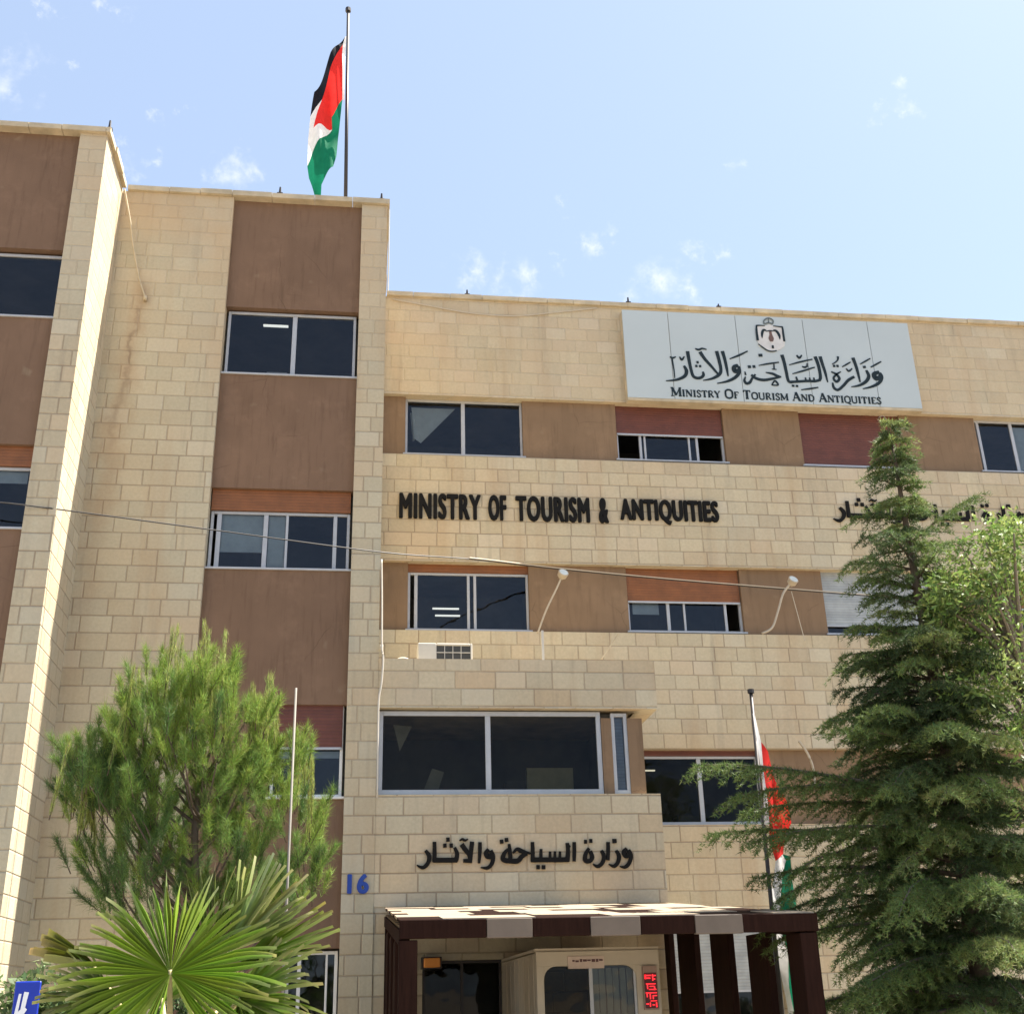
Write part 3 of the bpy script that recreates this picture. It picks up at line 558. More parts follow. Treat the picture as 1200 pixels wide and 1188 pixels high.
# bay: parapet, sill band, lower wall with door opening
w = MB()
w.box(.272, 4.51, YT + .012, YT + .30, 5.68, 6.43); w.box(4.21, 4.51, YT + .30, YM, 5.68, 6.43)
part(w, 'wall', M['stone_bay'], 'stone parapet of the entrance bay')
w = MB()
w.box(.272, 4.46, YT + .006, YT + .26, 2.88, 4.41); w.box(4.2, 4.46, YT + .26, YM, 2.88, 4.41)
part(w, 'wall', M['stone_bay'], 'stone band of the bay with Arabic lettering')
w = MB()
w.box(.272, .95, YT + .02, YT + .26, 0, 2.88); w.box(.95, 2.05, YT + .02, YT + .26, 2.17, 2.88); w.box(2.05, 4.44, YT + .02, YT + .26, 0, 2.88)
w.box(4.2, 4.44, YT + .26, YM, 0, 2.88)
part(w, 'wall', M['stone_bay'], 'stone wall under the canopy')
w = MB(); w.box(.272, 4.21, YT + .30, YM, 6.10, 6.25); w.box(.272, 4.20, YT + .30, YM, 5.70, 5.80)
part(w, 'bay_roof', M['coping'])
w = MB(); w.box(.272, 4.2, YT + .26, YM, 4.25, 4.36)
part(w, 'floor_slab', M['coping'])
# recess backing of main rows (render with warm bounce in its colour), cut around the windows
WX = ((.74, 3.02), (4.88, 7.07), (8.66, 10.80), (12.43, 14.62))
def render_row(z0, z1, cuts, y, x0, x1, mat):
    x = x0
    for a, b in list(cuts) + [(x1, x1)]:
        if a - x > .02:
            p = MB(); p.box(x, a, y, y + .2, z0, z1); part(p, 'render_panel', mat)
        x = b
render_row(11.22, 12.50, WX, YM + .11, .27, 18, M['plaster_main'])
render_row(7.76, 9.07, ((.82, 3.04), (4.88, 7.07), (8.68, 10.85), (12.43, 14.62)), YM + .11, .27, 18, M['plaster_main'])
render_row(4.35, 5.65, ((4.88, 7.07), (12.43, 14.62)), YM + .11, 4.2, 18, M['plaster_main'])
# tower render panels
for z0, z1 in ((12.53, 14.70), (9.20, 11.27), (5.74, 7.84), (2.36, 4.38), (0, .8)):
    p = MB(); p.box(-2.40, -.18, YT + .10, YT + .3, z0, z1); part(p, 'render_panel', M['plaster'])
for z0, z1 in ((4.38, 5.74), (.8, 2.36)):   # render beside the narrower windows
    p = MB(); p.box(-2.40, -1.27 if z0 > 1 else -.92, YT + .13, YT + .3, z0, z1); part(p, 'render_panel', M['plaster'])
for z0, z1 in ((12.50, 14.70), (9.16, 11.28), (5.72, 7.86), (2.3, 4.3), (0, .8)):
    p = MB(); p.box(-9.0, -4.70, YW + .10, YW + .3, z0, z1); part(p, 'render_panel', M['plaster'])
p = MB(); p.box(-12, -9, YW, YW + .3, 0, TOP); part(p, 'wall', M['stone_wing'], 'outer stone pier of the wing')
# --- copings: thin worn slabs with uneven edges
def coping(x0, x1, y0, y1, step=.62, along='x'):
    cb = MB(); a, e = (x0, x1) if along == 'x' else (y0, y1)
    while a < e - .05:
        b = min(a + step * random.uniform(.8, 1.25), e)
        dz = random.uniform(-.008, .010); dy = random.uniform(-.014, .008)
        if along == 'x': cb.box(a + .004, b - .004, y0 + dy, y1, 14.703 + dz * .2, 14.80 + dz)
        else: cb.box(x0, x1 - dy, a + .004, b - .004, 14.703 + dz * .2, 14.80 + dz)
        a = b
    return part(cb, 'coping', M['coping'])
coping(-12, -4.22, YW - .06, YW + .40)
coping(-4.66, -4.21, YW + .41, YT - .07, .5, 'y')
coping(-4.20, .31, YT - .06, YT + .40)
coping(-.05, .31, YT + .41, YM - .06, .6, 'y')
coping(.33, 18, YM - .055, YM + .40)
w = MB(); w.box(-12, -4.72, YW + .35, 30, 14.35, 14.5); w.box(-4.25, .24, YT + .36, 30, 14.35, 14.5); w.box(.3, 18, YM + .32, 30, 14.35, 14.5)
part(w, 'roof', M['coping'])
w = MB(); w.box(17.7, 18, YM + .3, 30, 0, TOP); w.box(-12, 17.7, 29.7, 30, 0, TOP); w.box(-12, -11.7, YW + .3, 29.7, 0, TOP)
part(w, 'wall', M['stone_main'], 'rear and end walls')

# --- windows
def window(x0, x1, z0, z1, y, mull=(), shutter=None, smat='shutter_orange', fmat='frame', glass='glass', open_parts=(), lamp=None, blind=None, head=0, sill=True, label=None, room_d=2.6, room=True, fw=.045):
    """frame with sashes; its panes, shutter, blind and room hang under it. open_parts: (xa, xb) without glass"""
    zt = z1 - head
    zg = shutter if shutter is not None else zt
    f = MB()
    f.box(x0, x0 + fw, y, y + .07, z0 + fw, zt); f.box(x1 - fw, x1, y, y + .07, z0 + fw, zt)
    f.box(x0, x1, y - .004, y + .07, z0, z0 + fw)
    f.box(x0 + fw, x1 - fw, y, y + .07, zt - fw, zt)
    for mx, mw in mull: f.box(mx - mw / 2, mx + mw / 2, y + .006, y + .062, z0 + fw, zt - fw)
    if sill: f.box(x0 - .04, x1 + .04, y - .13, y - .005, z0 - .035, z0 - .002)
    fr = f.obj('window', M[fmat], B_); bevel(fr, .004)
    if label: fr['label'] = label
    xs = sorted([x0 + fw] + [q for mx, mw in mull for q in (mx - mw / 2, mx + mw / 2)] + [x1 - fw])
    for i in range(0, len(xs) - 1, 2):
        a, b = xs[i], xs[i + 1]
        if b - a < .04 or any(oa - .01 <= a and b <= ob + .01 for oa, ob in open_parts): continue
        p = MB(); p.quad((a, y + .03, z0 + fw), (b, y + .03, z0 + fw), (b, y + .03, zt - fw), (a, y + .03, zt - fw))
        p.obj('pane', M[glass], fr)
    if head:
        h = MB(); h.box(x0 - .002, x1 + .002, y - .035, y + .12, zt + .001, z1 + .02); h.obj('shutter_box', M[smat], fr)
    if shutter is not None:
        h = MB(); h.box(x0 + .015, x1 - .015, y - .03, y - .012, shutter, z1 + .01)
        h.box(x0 + .02, x1 - .02, y - .036, y - .008, shutter - .035, shutter, 1)
        s = h.obj('shutter', [M[smat], M['frame']], fr)
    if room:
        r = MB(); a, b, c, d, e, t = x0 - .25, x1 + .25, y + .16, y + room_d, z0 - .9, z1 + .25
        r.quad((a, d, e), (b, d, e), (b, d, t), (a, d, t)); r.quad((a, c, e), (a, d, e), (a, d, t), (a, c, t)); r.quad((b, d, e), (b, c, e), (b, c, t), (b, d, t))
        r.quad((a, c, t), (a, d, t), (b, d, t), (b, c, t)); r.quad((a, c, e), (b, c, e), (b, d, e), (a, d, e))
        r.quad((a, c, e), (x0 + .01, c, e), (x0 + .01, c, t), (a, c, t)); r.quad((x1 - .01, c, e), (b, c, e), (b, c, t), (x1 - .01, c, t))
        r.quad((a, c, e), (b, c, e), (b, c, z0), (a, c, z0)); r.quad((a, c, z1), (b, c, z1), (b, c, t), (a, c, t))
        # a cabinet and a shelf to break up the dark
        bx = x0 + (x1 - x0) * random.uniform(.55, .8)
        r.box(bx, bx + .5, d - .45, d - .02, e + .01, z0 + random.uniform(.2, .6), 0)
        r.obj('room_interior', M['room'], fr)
    if lamp:
        for (lx0, lx1, ly, lz) in lamp:
            l = MB(); l.box(lx0, lx1, ly, ly + .05, lz, lz + .022); l.obj('ceiling_lamp', M['lamp'], fr)
    if blind:
        for (bx0, bx1, bz0, bz1) in blind:
            l = MB(); l.box(bx0, bx1, y + .075, y + .085, bz0, bz1); l.obj('blind', M['blind'], fr)
    return fr
yt, ym = YT + .2, YM + .2
# wing
window(-8.2, -4.70, 11.30, 12.46, YW + .2, ((-6.45, .06),), label='wing window on the top floor')
window(-8.2, -4.70, 7.88, 9.14, YW + .2, ((-6.45, .06),), head=.30, blind=((-6.3, -4.8, 8.62, 8.8),))
window(-8.2, -4.70, 4.38, 5.70, YW + .2, ((-6.45, .06),), shutter=5.0, smat='shutter_red')
window(-8.2, -4.70, .8, 2.3, YW + .2, ((-6.45, .06),))
# tower
t1 = window(-2.36, -.22, 11.27, 12.50, yt, ((-1.25, .075),), lamp=((-1.80, -1.38, yt + .24, 12.40),), label='top floor tower window with two clear panes')
p = MB(); p.box(-1.85, -1.35, yt + .35, yt + .5, 11.42, 11.50); p.box(-1.78, -1.32, yt + .33, yt + .5, 11.36, 11.41); p.box(-1.7, -1.36, yt + .34, yt + .48, 11.51, 11.55)
p.obj('paper_stack', M['paper'], t1)
window(-2.38, -.22, 7.87, 9.18, yt, ((-2.25, .07), (-1.53, .07), (-1.20, .04), (-.45, .06)), head=.34, open_parts=((-2.34, -2.28),), blind=((-2.22, -1.57, 8.18, 8.82), (-1.49, -1.23, 7.95, 8.82)), label='tower window with orange shutter box and sliding sashes')
window(-1.25, -.22, 4.40, 5.74, yt - .02, (), shutter=5.12, smat='shutter_red', fmat='frame_white', blind=((-1.2, -.27, 4.98, 5.08),), label='tower window behind the pine, maroon shutter half down')
window(-.90, -.20, .85, 2.33, yt, ((-.72, .05), (-.35, .03)), fmat='frame_white')
# main block, third floor
cu = window(.74, 3.02, 11.29, 12.50, ym, ((1.86, .075),), label='window with a slipped pale curtain')
p = MB(); p.tri((.86, ym + .12, 12.38), (1.72, ym + .16, 12.40), (1.05, ym + .14, 11.62)); p.tri((.86, ym + .12, 12.38), (1.05, ym + .14, 11.62), (.92, ym + .10, 11.70)); p.quad((.84, ym + .2, 12.30), (.90, ym + .2, 11.68), (.93, ym + .21, 11.70), (.95, ym + .2, 12.35))
p.obj('curtain', M['blind'], cu)
window(4.88, 7.07, 11.31, 12.50, ym, ((5.37, .05), (5.46, .04), (6.36, .04), (6.52, .05)), shutter=11.90, smat='shutter_red', open_parts=((4.9, 5.36), (6.53, 7.05)), label='window with maroon shutter half down and sashes slid open')
window(8.66, 10.80, 11.31, 12.50, ym, ((9.7, .06),), shutter=11.36, smat='shutter_red', label='window closed by a maroon shutter')
window(12.43, 14.62, 11.31, 12.50, ym, ((12.55, .06), (13.28, .07)), open_parts=((12.47, 12.53),), blind=((13.35, 14.5, 11.4, 12.4),), label='window with a pale blind behind its right sash')
# second floor
window(.82, 3.04, 7.81, 9.06, ym, ((.97, .06), (1.93, .05), (2.05, .05)), head=.14, open_parts=((.86, .94),), lamp=((1.35, 1.86, ym + 1.2, 8.62), (1.40, 1.88, ym + 1.2, 8.48)), label='window over the air conditioner with orange shutter box')
window(4.88, 7.07, 7.83, 9.06, ym, ((5.66, .06), (5.97, .04), (6.76, .05)), shutter=8.43, open_parts=((6.78, 7.03),), blind=((5.0, 5.5, 8.2, 8.43),), label='window with orange shutter half down')
window(8.68, 10.85, 7.83, 9.06, ym, ((9.75, .06),), shutter=8.02, smat='shutter_white', head=.0, label='window with a lowered white shutter')
window(12.43, 14.62, 7.83, 9.06, ym, ((13.5, .06),), shutter=8.4)
# first floor
window(4.88, 7.07, 4.38, 5.64, ym, ((5.99, .08),), glass='glass_bay', lamp=((5.15, 5.55, ym + 1.4, 5.56), (4.98, 5.16, ym + 2.0, 5.05)), head=.08, smat='shutter_red', label='dark window behind the bay with lit ceiling tube')
window(12.43, 14.62, 4.38, 5.64, ym, ((13.5, .06),))
# ground floor
window(4.88, 7.07, .9, 2.75, ym - .05, ((5.97, .06),), shutter=1.72, smat='shutter_white', label='ground floor window with a white shutter')
gw = window(8.70, 10.5, .3, 2.0, ym, ((9.3, .05), (9.9, .05)), fmat='frame', glass='glass_bay', label='barred ground floor window under the trees')
p = MB()
for i in range(9): p.box(8.85 + i * .19, 8.87 + i * .19, ym - .10, ym - .08, .32, 1.98)
p.obj('security_bars', M['iron'], gw)
# bay window band
yb = YT + .14
bw = window(.29, 3.64, 4.43, 5.66, yb, ((1.92, .08),), glass='glass_bay', fw=.07, sill=False, label='wide two pane window of the entrance bay', room_d=2.3, lamp=None)
p = MB(); p.box(2.62, 3.35, yb + .9, yb + 1.0, 4.2, 4.98); p.obj('partition', simple('olive_partition', (.46, .43, .30), .8), bw)
p = MB(); p.tri((.52, yb + .3, 5.52), (.80, yb + .34, 5.50), (.62, yb + .3, 5.12)); p.quad((1.0, yb + .5, 4.6), (1.22, yb + .52, 4.6), (1.3, yb + .52, 4.85), (1.12, yb + .5, 4.9)); p.obj('paper', simple('dim_paper', (.3, .29, .26), .8), bw)
p = MB(); p.box(3.645, 3.80, yb - .02, yb + .2, 4.412, 5.56); part(p, 'render_panel', M['plaster_main'])
p = MB(); p.box(4.05, 4.28, yb - .02, yb + .2, 4.412, 5.56); p.box(4.08, 4.28, yb + .2, YM, 4.412, 5.56); part(p, 'render_panel', M['plaster_main'])
nw = window(3.80, 4.05, 4.43, 5.64, yb, (), fw=.055, glass='glass', sill=False, room=False, label='narrow slit window beside the bay window')
p = MB(); p.box(3.86, 3.99, yb + .075, yb + .085, 4.49, 5.58); p.obj('blind', M['shutter_white'], nw)
# doorway under the canopy
d = MB(); d.box(.95, .99, YT + .10, YT + .18, 0, 2.13); d.box(2.01, 2.05, YT + .10, YT + .18, 0, 2.13); d.box(.95, 2.05, YT + .10, YT + .18, 2.13, 2.168); d.box(1.48, 1.52, YT + .11, YT + .17, 0, 2.13)
dr = d.obj('entrance_door', M['iron'], B_)
d = MB(); d.quad((.99, YT + .14, 0), (1.48, YT + .14, 0), (1.48, YT + .14, 2.13), (.99, YT + .14, 2.13)); d.quad((1.52, YT + .14, 0), (2.01, YT + .14, 0), (2.01, YT + .14, 2.13), (1.52, YT + .14, 2.13))
d.obj('pane', M['glass_bay'], dr)
d = MB(); d.quad((.6, YT + 2, 0), (4.1, YT + 2, 0), (4.1, YT + 2, 2.6), (.6, YT + 2, 2.6)); d.quad((.6, YT + .3, 2.6), (.6, YT + 2, 2.6), (4.1, YT + 2, 2.6), (4.1, YT + .3, 2.6)); d.quad((.6, YT + .3, 0), (.6, YT + 2, 0), (.6, YT + 2, 2.6), (.6, YT + .3, 2.6)); d.quad((4.1, YT + .3, 0), (4.1, YT + 2, 0), (4.1, YT + 2, 2.6), (4.1, YT + .3, 2.6))
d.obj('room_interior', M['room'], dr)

# ================================================================ signs and lettering
YS = YM - .17
S_ = thing('signboard', 'long pale blue grey signboard with a crest and calligraphic lettering at roof level', 'sign', (5.08, YM, 12.43))
sx = (5.085, 6.04, 7.46, 8.90, 10.305, 11.21)
for a, b in zip(sx, sx[1:]):
    p = MB(); p.box(a + .006, b - .006, YS, YS + .03, 12.53, 14.54); p.obj('panel', M['sign'], S_)
p = MB(); p.box(5.085, 11.21, YS + .031, YM - .004, 12.47, 14.53); p.box(5.085, 11.21, YS + .004, YS + .03, 12.47, 12.527)
p.obj('backing_frame', M['coping'], S_)
p = MB()
for k, (pts, ws) in enumerate(CALLIGRAPHY): ribbon(p, pts, [q * 1.25 for q in ws], YS - .010 - (k % 7) * .0004, YS - .001, n=6)
p.obj('calligraphy', M['sign_ink'], S_)
# roman small capitals with serifs, drawn as pen strokes: (points, width as a share of the letter height)
TH, TN = .17, .075
def sb(x, z, w=.15): return [((x - w, z), (x + w, z)), TN]
GL = {
 'M': (1.0, [[((.12, 0), (.12, 1)), TN], [((.88, 0), (.88, 1)), TH], [((.12, 1), (.5, .12)), TH], [((.5, .12), (.88, 1)), TN], sb(.12, .03, .13), sb(.88, .03, .15), sb(.09, .97, .1), sb(.92, .97, .1)]),
 'I': (.42, [[((.21, 0), (.21, 1)), TH], sb(.21, .03), sb(.21, .97)]),
 'N': (.86, [[((.13, 0), (.13, 1)), TN], [((.13, 1), (.74, .02)), TH], [((.74, 0), (.74, 1)), TN], sb(.13, .03, .12), sb(.1, .97, .1), sb(.74, .97, .12)]),
 'S': (.58, [[((.50, .76), (.44, .93), (.28, .99), (.12, .88), (.12, .70), (.30, .53), (.48, .36), (.48, .14), (.30, .01), (.12, .07), (.06, .25)), .12]]),
 'T': (.74, [[((.37, 0), (.37, 1)), TH], [((.04, .96), (.70, .96)), TN], [((.05, .96), (.05, .76)), TN], [((.69, .96), (.69, .76)), TN], sb(.37, .03)]),
 'R': (.76, [[((.16, 0), (.16, 1)), TH], [((.16, .96), (.44, .96), (.58, .76), (.44, .52), (.16, .50)), .10], [((.36, .50), (.70, .02)), TH * .8], sb(.16, .03)]),
 'Y': (.78, [[((.10, .97), (.39, .46)), TH], [((.68, .97), (.39, .46)), TN], [((.39, .5), (.39, 0)), TH], sb(.39, .03), sb(.11, .97, .12), sb(.67, .97, .12)]),
 'O': (.86, [[((.43, 1), (.14, .85), (.09, .5), (.14, .15), (.43, 0), (.72, .15), (.77, .5), (.72, .85), (.43, 1)), .135]]),
 'F': (.64, [[((.16, 0), (.16, 1)), TH], [((.16, .96), (.58, .96)), TN], [((.16, .52), (.45, .52)), TN], [((.58, .96), (.58, .78)), TN], sb(.16, .03)]),
 'U': (.84, [[((.14, 1), (.14, .3), (.24, .06), (.44, .01), (.64, .08), (.70, .3), (.70, 1)), .12], sb(.14, .97, .13), sb(.70, .97, .11)]),
 'A': (.82, [[((.09, 0), (.40, 1)), TN], [((.40, 1), (.72, 0)), TH], [((.20, .34), (.60, .34)), TN], sb(.09, .03, .1), sb(.72, .03, .12)]),
 'D': (.84, [[((.16, 0), (.16, 1)), TH], [((.16, .97), (.46, .96), (.72, .75), (.74, .5), (.70, .25), (.46, .04), (.16, .03)), .115]]),
 'Q': (.86, [[((.43, 1), (.14, .85), (.09, .5), (.14, .15), (.43, 0), (.72, .15), (.77, .5), (.72, .85), (.43, 1)), .135], [((.42, .1), (.62, -.14), (.84, -.18)), .10]]),
 'E': (.68, [[((.16, 0), (.16, 1)), TH], [((.16, .96), (.60, .96)), TN], [((.16, .52), (.46, .52)), TN], [((.16, .04), (.62, .04)), TN], [((.60, .96), (.60, .80)), TN], [((.62, .04), (.62, .22)), TN], sb(.12, .03, .1)]),
}
def small_caps(text, x0, x1, z0, big, small):
    seq, x = [], 0
    for iw, wd in enumerate(text.split(' ')):
        for i, ch in enumerate(wd):
            h = big if i == 0 else small
            seq.append((ch, x, h, iw)); x += (GL[ch.upper()][0] + .06) * h
        x += .5 * small
    sc = (x1 - x0) / (x - .5 * small)
    mbs = [MB() for _ in text.split(' ')]; k = 0
    for ch, xx, h, iw in seq:
        mb = mbs[iw]
        for pts, wd in GL[ch.upper()][1]:
            c = [(x0 + (xx + p[0] * h) * sc, z0 + p[1] * h) for p in pts]; k += 1
            ribbon(mb, c, [wd * h * 1.4] * len(c), YS - .009 - (k % 5) * .0004, YS - .001, n=3 if len(c) > 2 else 1)
    for mb in mbs: mb.obj('word', M['sign_ink'], S_)
small_caps('MINISTRY OF TOURISM AND ANTIQUITIES', SIGN_TEXT[0][0], SIGN_TEXT[1][0], SIGN_TEXT[0][1] + .005, .195, .150)
em = MB(); em.prism(EMBLEM['mantle'], YS - .012, YS - .001)
eo = em.obj('crest', simple('crest_cream', (.60, .59, .57), .5), S_)
p = MB()
for pts, ws in EMBLEM['lining'] + EMBLEM['wing'] + EMBLEM['scroll']: ribbon(p, pts, ws, YS - .020, YS - .0125, n=4)
p.obj('eagle', M['sign_ink'], eo)
p = MB()
for pts, ws in EMBLEM['body']: ribbon(p, pts, ws, YS - .022, YS - .0125, n=4)
p.obj('shield', simple('crest_brown', (.13, .075, .06), .5), eo)
p = MB()
for pts, ws in EMBLEM['crown']: ribbon(p, pts, ws, YS - .019, YS - .0125, n=4)
p.obj('crown', simple('crest_grey', (.12, .14, .14), .5), eo)

L_ = thing('wall_lettering', 'large black condensed English capitals reading MINISTRY OF TOURISM & ANTIQUITIES on the stone band', 'lettering', (.64, YM, 9.9))
for s, (a, b) in zip(('MINISTRY', 'OF', 'TOURISM', '&', 'ANTIQUITIES'), W_MIN):
    letters('word', s, a[0] if isinstance(a, tuple) else a, b[0] if isinstance(b, tuple) else b, 9.895, 10.405, YM - .05, .045, M['black'], L_, (.019, .012))
def pen_words(words, root, y, f=lambda p: p, k=1.0):
    for strokes in words:
        mb = MB()
        for i, (pts, ws) in enumerate(strokes): ribbon(mb, [f(p) for p in pts], [q * k for q in ws], y - .03 - (i % 6) * .0005, y, n=5)
        mb.obj('word', M['black'], root)
L_ = thing('wall_lettering', 'black Arabic lettering on the bay above the entrance canopy', 'lettering', (.9, YT, 3.3))
pen_words(ENTRANCE_TEXT, L_, YT - .003)
L_ = thing('wall_lettering', 'black Arabic lettering on the stone band, half hidden by the trees', 'lettering', (9.1, YM, 9.95))
pen_words(ENTRANCE_TEXT, L_, YM - .012, lambda p: (9.06 + (p[0] - .88) * 1.29, 9.99 + (p[1] - 3.33) * 1.20), 1.24)
n16 = letters('house_number', '16', -.10, .20, 3.055, 3.32, YT - .03, .028, M['blue'], None, (.016, .010))
tag(n16, 'blue house number 16 on the stone pier left of the canopy', 'house number')

# ================================================================ entrance canopy
K = thing('entrance_canopy', 'dark timber entrance canopy with chequered pale and brown roof boards', 'canopy', (2.4, 11.5, 0))
DKm = [M['dark_wood'], M['light_board']]
XA, XB, YF, YB = .42, 4.44, 11.5, 17.20
zt = lambda y: 2.335 + (y - YF) * (2.86 - 2.335) / (YB - YF)
edges = (.42, 1.23, 1.66, 2.21, 2.69, 3.22, 3.69, 4.44)
for i, (a, b) in enumerate(zip(edges, edges[1:])):
    p = MB(); p.box(a + .002, b - .002, YF - (.012 if i % 2 else 0), YF + .07, 2.165 if i % 2 else 2.172, 2.335)
    lt = i % 2 == 1 
    bevel(p.obj('fascia_board', M['fascia_board'] if lt else M['dark_wood'], K), .004)
y = YF + .075; row = 0; brd = MB()
rr = random.Random(5)
while y < YB - .1:
    y2 = min(y + .72, YB); x = XA - rr.uniform(0, .4); lt = row % 2
    while x < XB:
        x2 = x + (rr.uniform(.62, .95) if lt else rr.uniform(.38, .75)); a, b = max(x, XA), min(x2, XB)
        if b - a > .03:
            brd.box(a + .003, b - .003, y, y2 - .035, zt(y) - .022 + (.006 if lt else 0), zt(y) + (.008 if lt else 0), 1 if lt else 0, zt(y2) - zt(y), zt(y2) - zt(y))
        lt = 1 - lt; x = x2
    y = y2; row += 1
brd.obj('roof_boards', DKm, K)
p = MB(); p.box(XA + .02, XB - .02, YF + .08, YB, 2.255, 2.275, 0, .5, .5)
p.obj('ceiling', wood('ceiling_boards', (.15, .105, .065), .6, 0), K)
for xx in (XA, XB - .10):
    p = MB(); p.box(xx, xx + .10, YF + .075, YB, 2.12, 2.25, 0, .5, .5); p.obj('side_beam', M['dark_wood'], K)
for xx, dy in ((XA, .20), (XB - .19, .42)):
    p = MB(); p.box(xx, xx + .17, YF + .01, YF + dy, 0, 2.16); bevel(p.obj('post', M['dark_wood'], K), .006)
for xx in (XA + .01, XB - .09):
    for a, b in ((12.85, 13.5), (14.2, 14.93), (15.66, 16.5), (16.95, 17.2)):
        p = MB(); p.box(xx, xx + .08, a, b, 0, 2.118 + (a - YF) * .0875); bevel(p.obj('slat', M['dark_wood'], K), .005)

# ================================================================ entrance vestibule
V = thing('entrance_vestibule', 'cream metal vestibule with a round cornered glass door under the canopy', 'vestibule', (2.7, 14, 0))
f = MB(); yv = 14.0
f.box(2.05, 2.133, yv, yv + .08, 0, 1.975); f.box(3.19, 3.46, yv, yv + .08, 0, 1.975); f.box(2.05, 3.46, yv, yv + .08, 1.975, 2.131)
for cx, sgn in ((2.133, 1), (3.19, -1)):
    poly = [(cx, 1.975)] + [(cx + sgn * .14 * (1 - math.cos(t)), 1.975 - .14 * (1 - math.sin(t))) for t in [i * math.pi / 12 for i in range(7)]]
    f.prism(poly, yv + .002, yv + .078)
bevel(f.obj('front_frame', M['cream_metal'], V), .005)
f = MB(); f.box(2.05, 2.075, yv + .085, YT, 0, 2.12)
for i in range(7): f.box(2.040, 2.049, yv + .2 + i * .42, yv + .24 + i * .42, 0, 2.1)
f.obj('side_wall', M['cream_metal'], V)
f = MB(); f.box(3.435, 3.46, yv + .085, YT, 0, 2.12); f.obj('side_wall', M['cream_metal'], V)
f = MB(); f.box(2.04, 3.47, yv + .03, YT, 2.133, 2.165); f.obj('roof', M['cream_metal'], V)
f = MB(); f.box(2.65, 2.69, yv + .02, yv + .06, 0, 1.972); dl = f.obj('door_leaf', M['frame'], V)
f = MB(); f.quad((2.133, yv + .04, 0), (2.65, yv + .04, 0), (2.65, yv + .04, 1.97), (2.133, yv + .04, 1.97)); f.obj('pane', M['glass_bay'], dl)
f = MB(); f.box(3.16, 3.188, yv + .02, yv + .06, 0, 1.93); d2 = f.obj('door_leaf', M['frame'], V)
f = MB(); f.quad((2.69, yv + .045, 0), (3.16, yv + .045, 0), (3.16, yv + .045, 1.97), (2.69, yv + .045, 1.97)); f.obj('pane', M['glass'], d2)
f = MB()
for i in range(6):
    a = 2.71 + i * .08; f.box(a, a + .066, yv + .14 + (i % 2) * .02, yv + .15 + (i % 2) * .02, 0, 1.95)
f.obj('vertical_blind', simple('olive_blind', (.30, .29, .19), .8), V)
ps = MB(); ps.box(2.409, 2.824, yv - .016, yv - .002, 1.945, 2.075)
po = tag(ps.obj('notice', simple('pinkish_paper', (.60, .48, .40), .8), None), 'small pale notice with a line of writing over the vestibule door', 'notice')
q = MB(); rr = random.Random(3)
x = 2.46
while x < 2.77:
    ww = rr.uniform(.018, .05); q.box(x, x + ww, yv - .021, yv - .017, 2.018 + rr.uniform(-.006, .006), 2.036 + rr.uniform(-.004, .010)); x += ww + rr.uniform(.004, .014)
q.obj('writing', simple('notice_ink', (.12, .06, .06), .7), po)
LD = thing('led_display', 'tall narrow red LED display beside the vestibule door', 'display', (3.335, yv, 1.53))
p = MB(); p.box(3.255, 3.418, yv - .05, yv - .003, 1.50, 1.955); p.obj('housing', simple('led_housing', (.33, .22, .17), .5), LD)
p = MB(); p.box(3.264, 3.409, yv - .056, yv - .051, 1.515, 1.885); p.obj('screen', M['led_back'], LD)
p = MB()
for bz, shape in ((1.80, 0), (1.705, 1), (1.61, 2), (1.525, 3)):
    x0 = 3.272; S = {0: [(0, .075, .05, .062), (0, .065, .022, .034), (.0, .012, .022, .062), (.085, .098, .0, .068), (.098, .128, .048, .06), (.098, .12, .012, .024)],
         1: [(.01, .12, .058, .068), (.02, .032, .01, .058), (.05, .10, .032, .042), (.1, .112, .0, .04), (.04, .125, .0, .010)],
         2: [(.0, .128, .060, .070), (.01, .022, .02, .058), (.045, .057, .0, .056), (.078, .128, .03, .040), (.078, .09, .0, .03)],
         3: [(.05, .125, .062, .070), (.0, .03, .03, .042), (.04, .052, .008, .05), (.07, .10, .02, .03), (.11, .124, .0, .05)]}[shape]
    for a, b, c, dd in S: p.box(x0 + a, x0 + b, yv - .060, yv - .0565, bz + c, bz + dd)
p.obj('lit_characters', M['led'], LD)
ex = thing('light_box', 'small orange light box in the shade left of the doorway', 'light', (1.06, 16.95, 2.07))
p = MB(); p.box(.955, 1.173, 16.92, 17.0, 2.075, 2.196); bevel(p.obj('orange_face', M['orange'], ex), .01)
p = MB(); p.box(.93, 1.20, 17.005, YT + .015, 2.06, 2.21); p.obj('housing', M['iron'], ex)

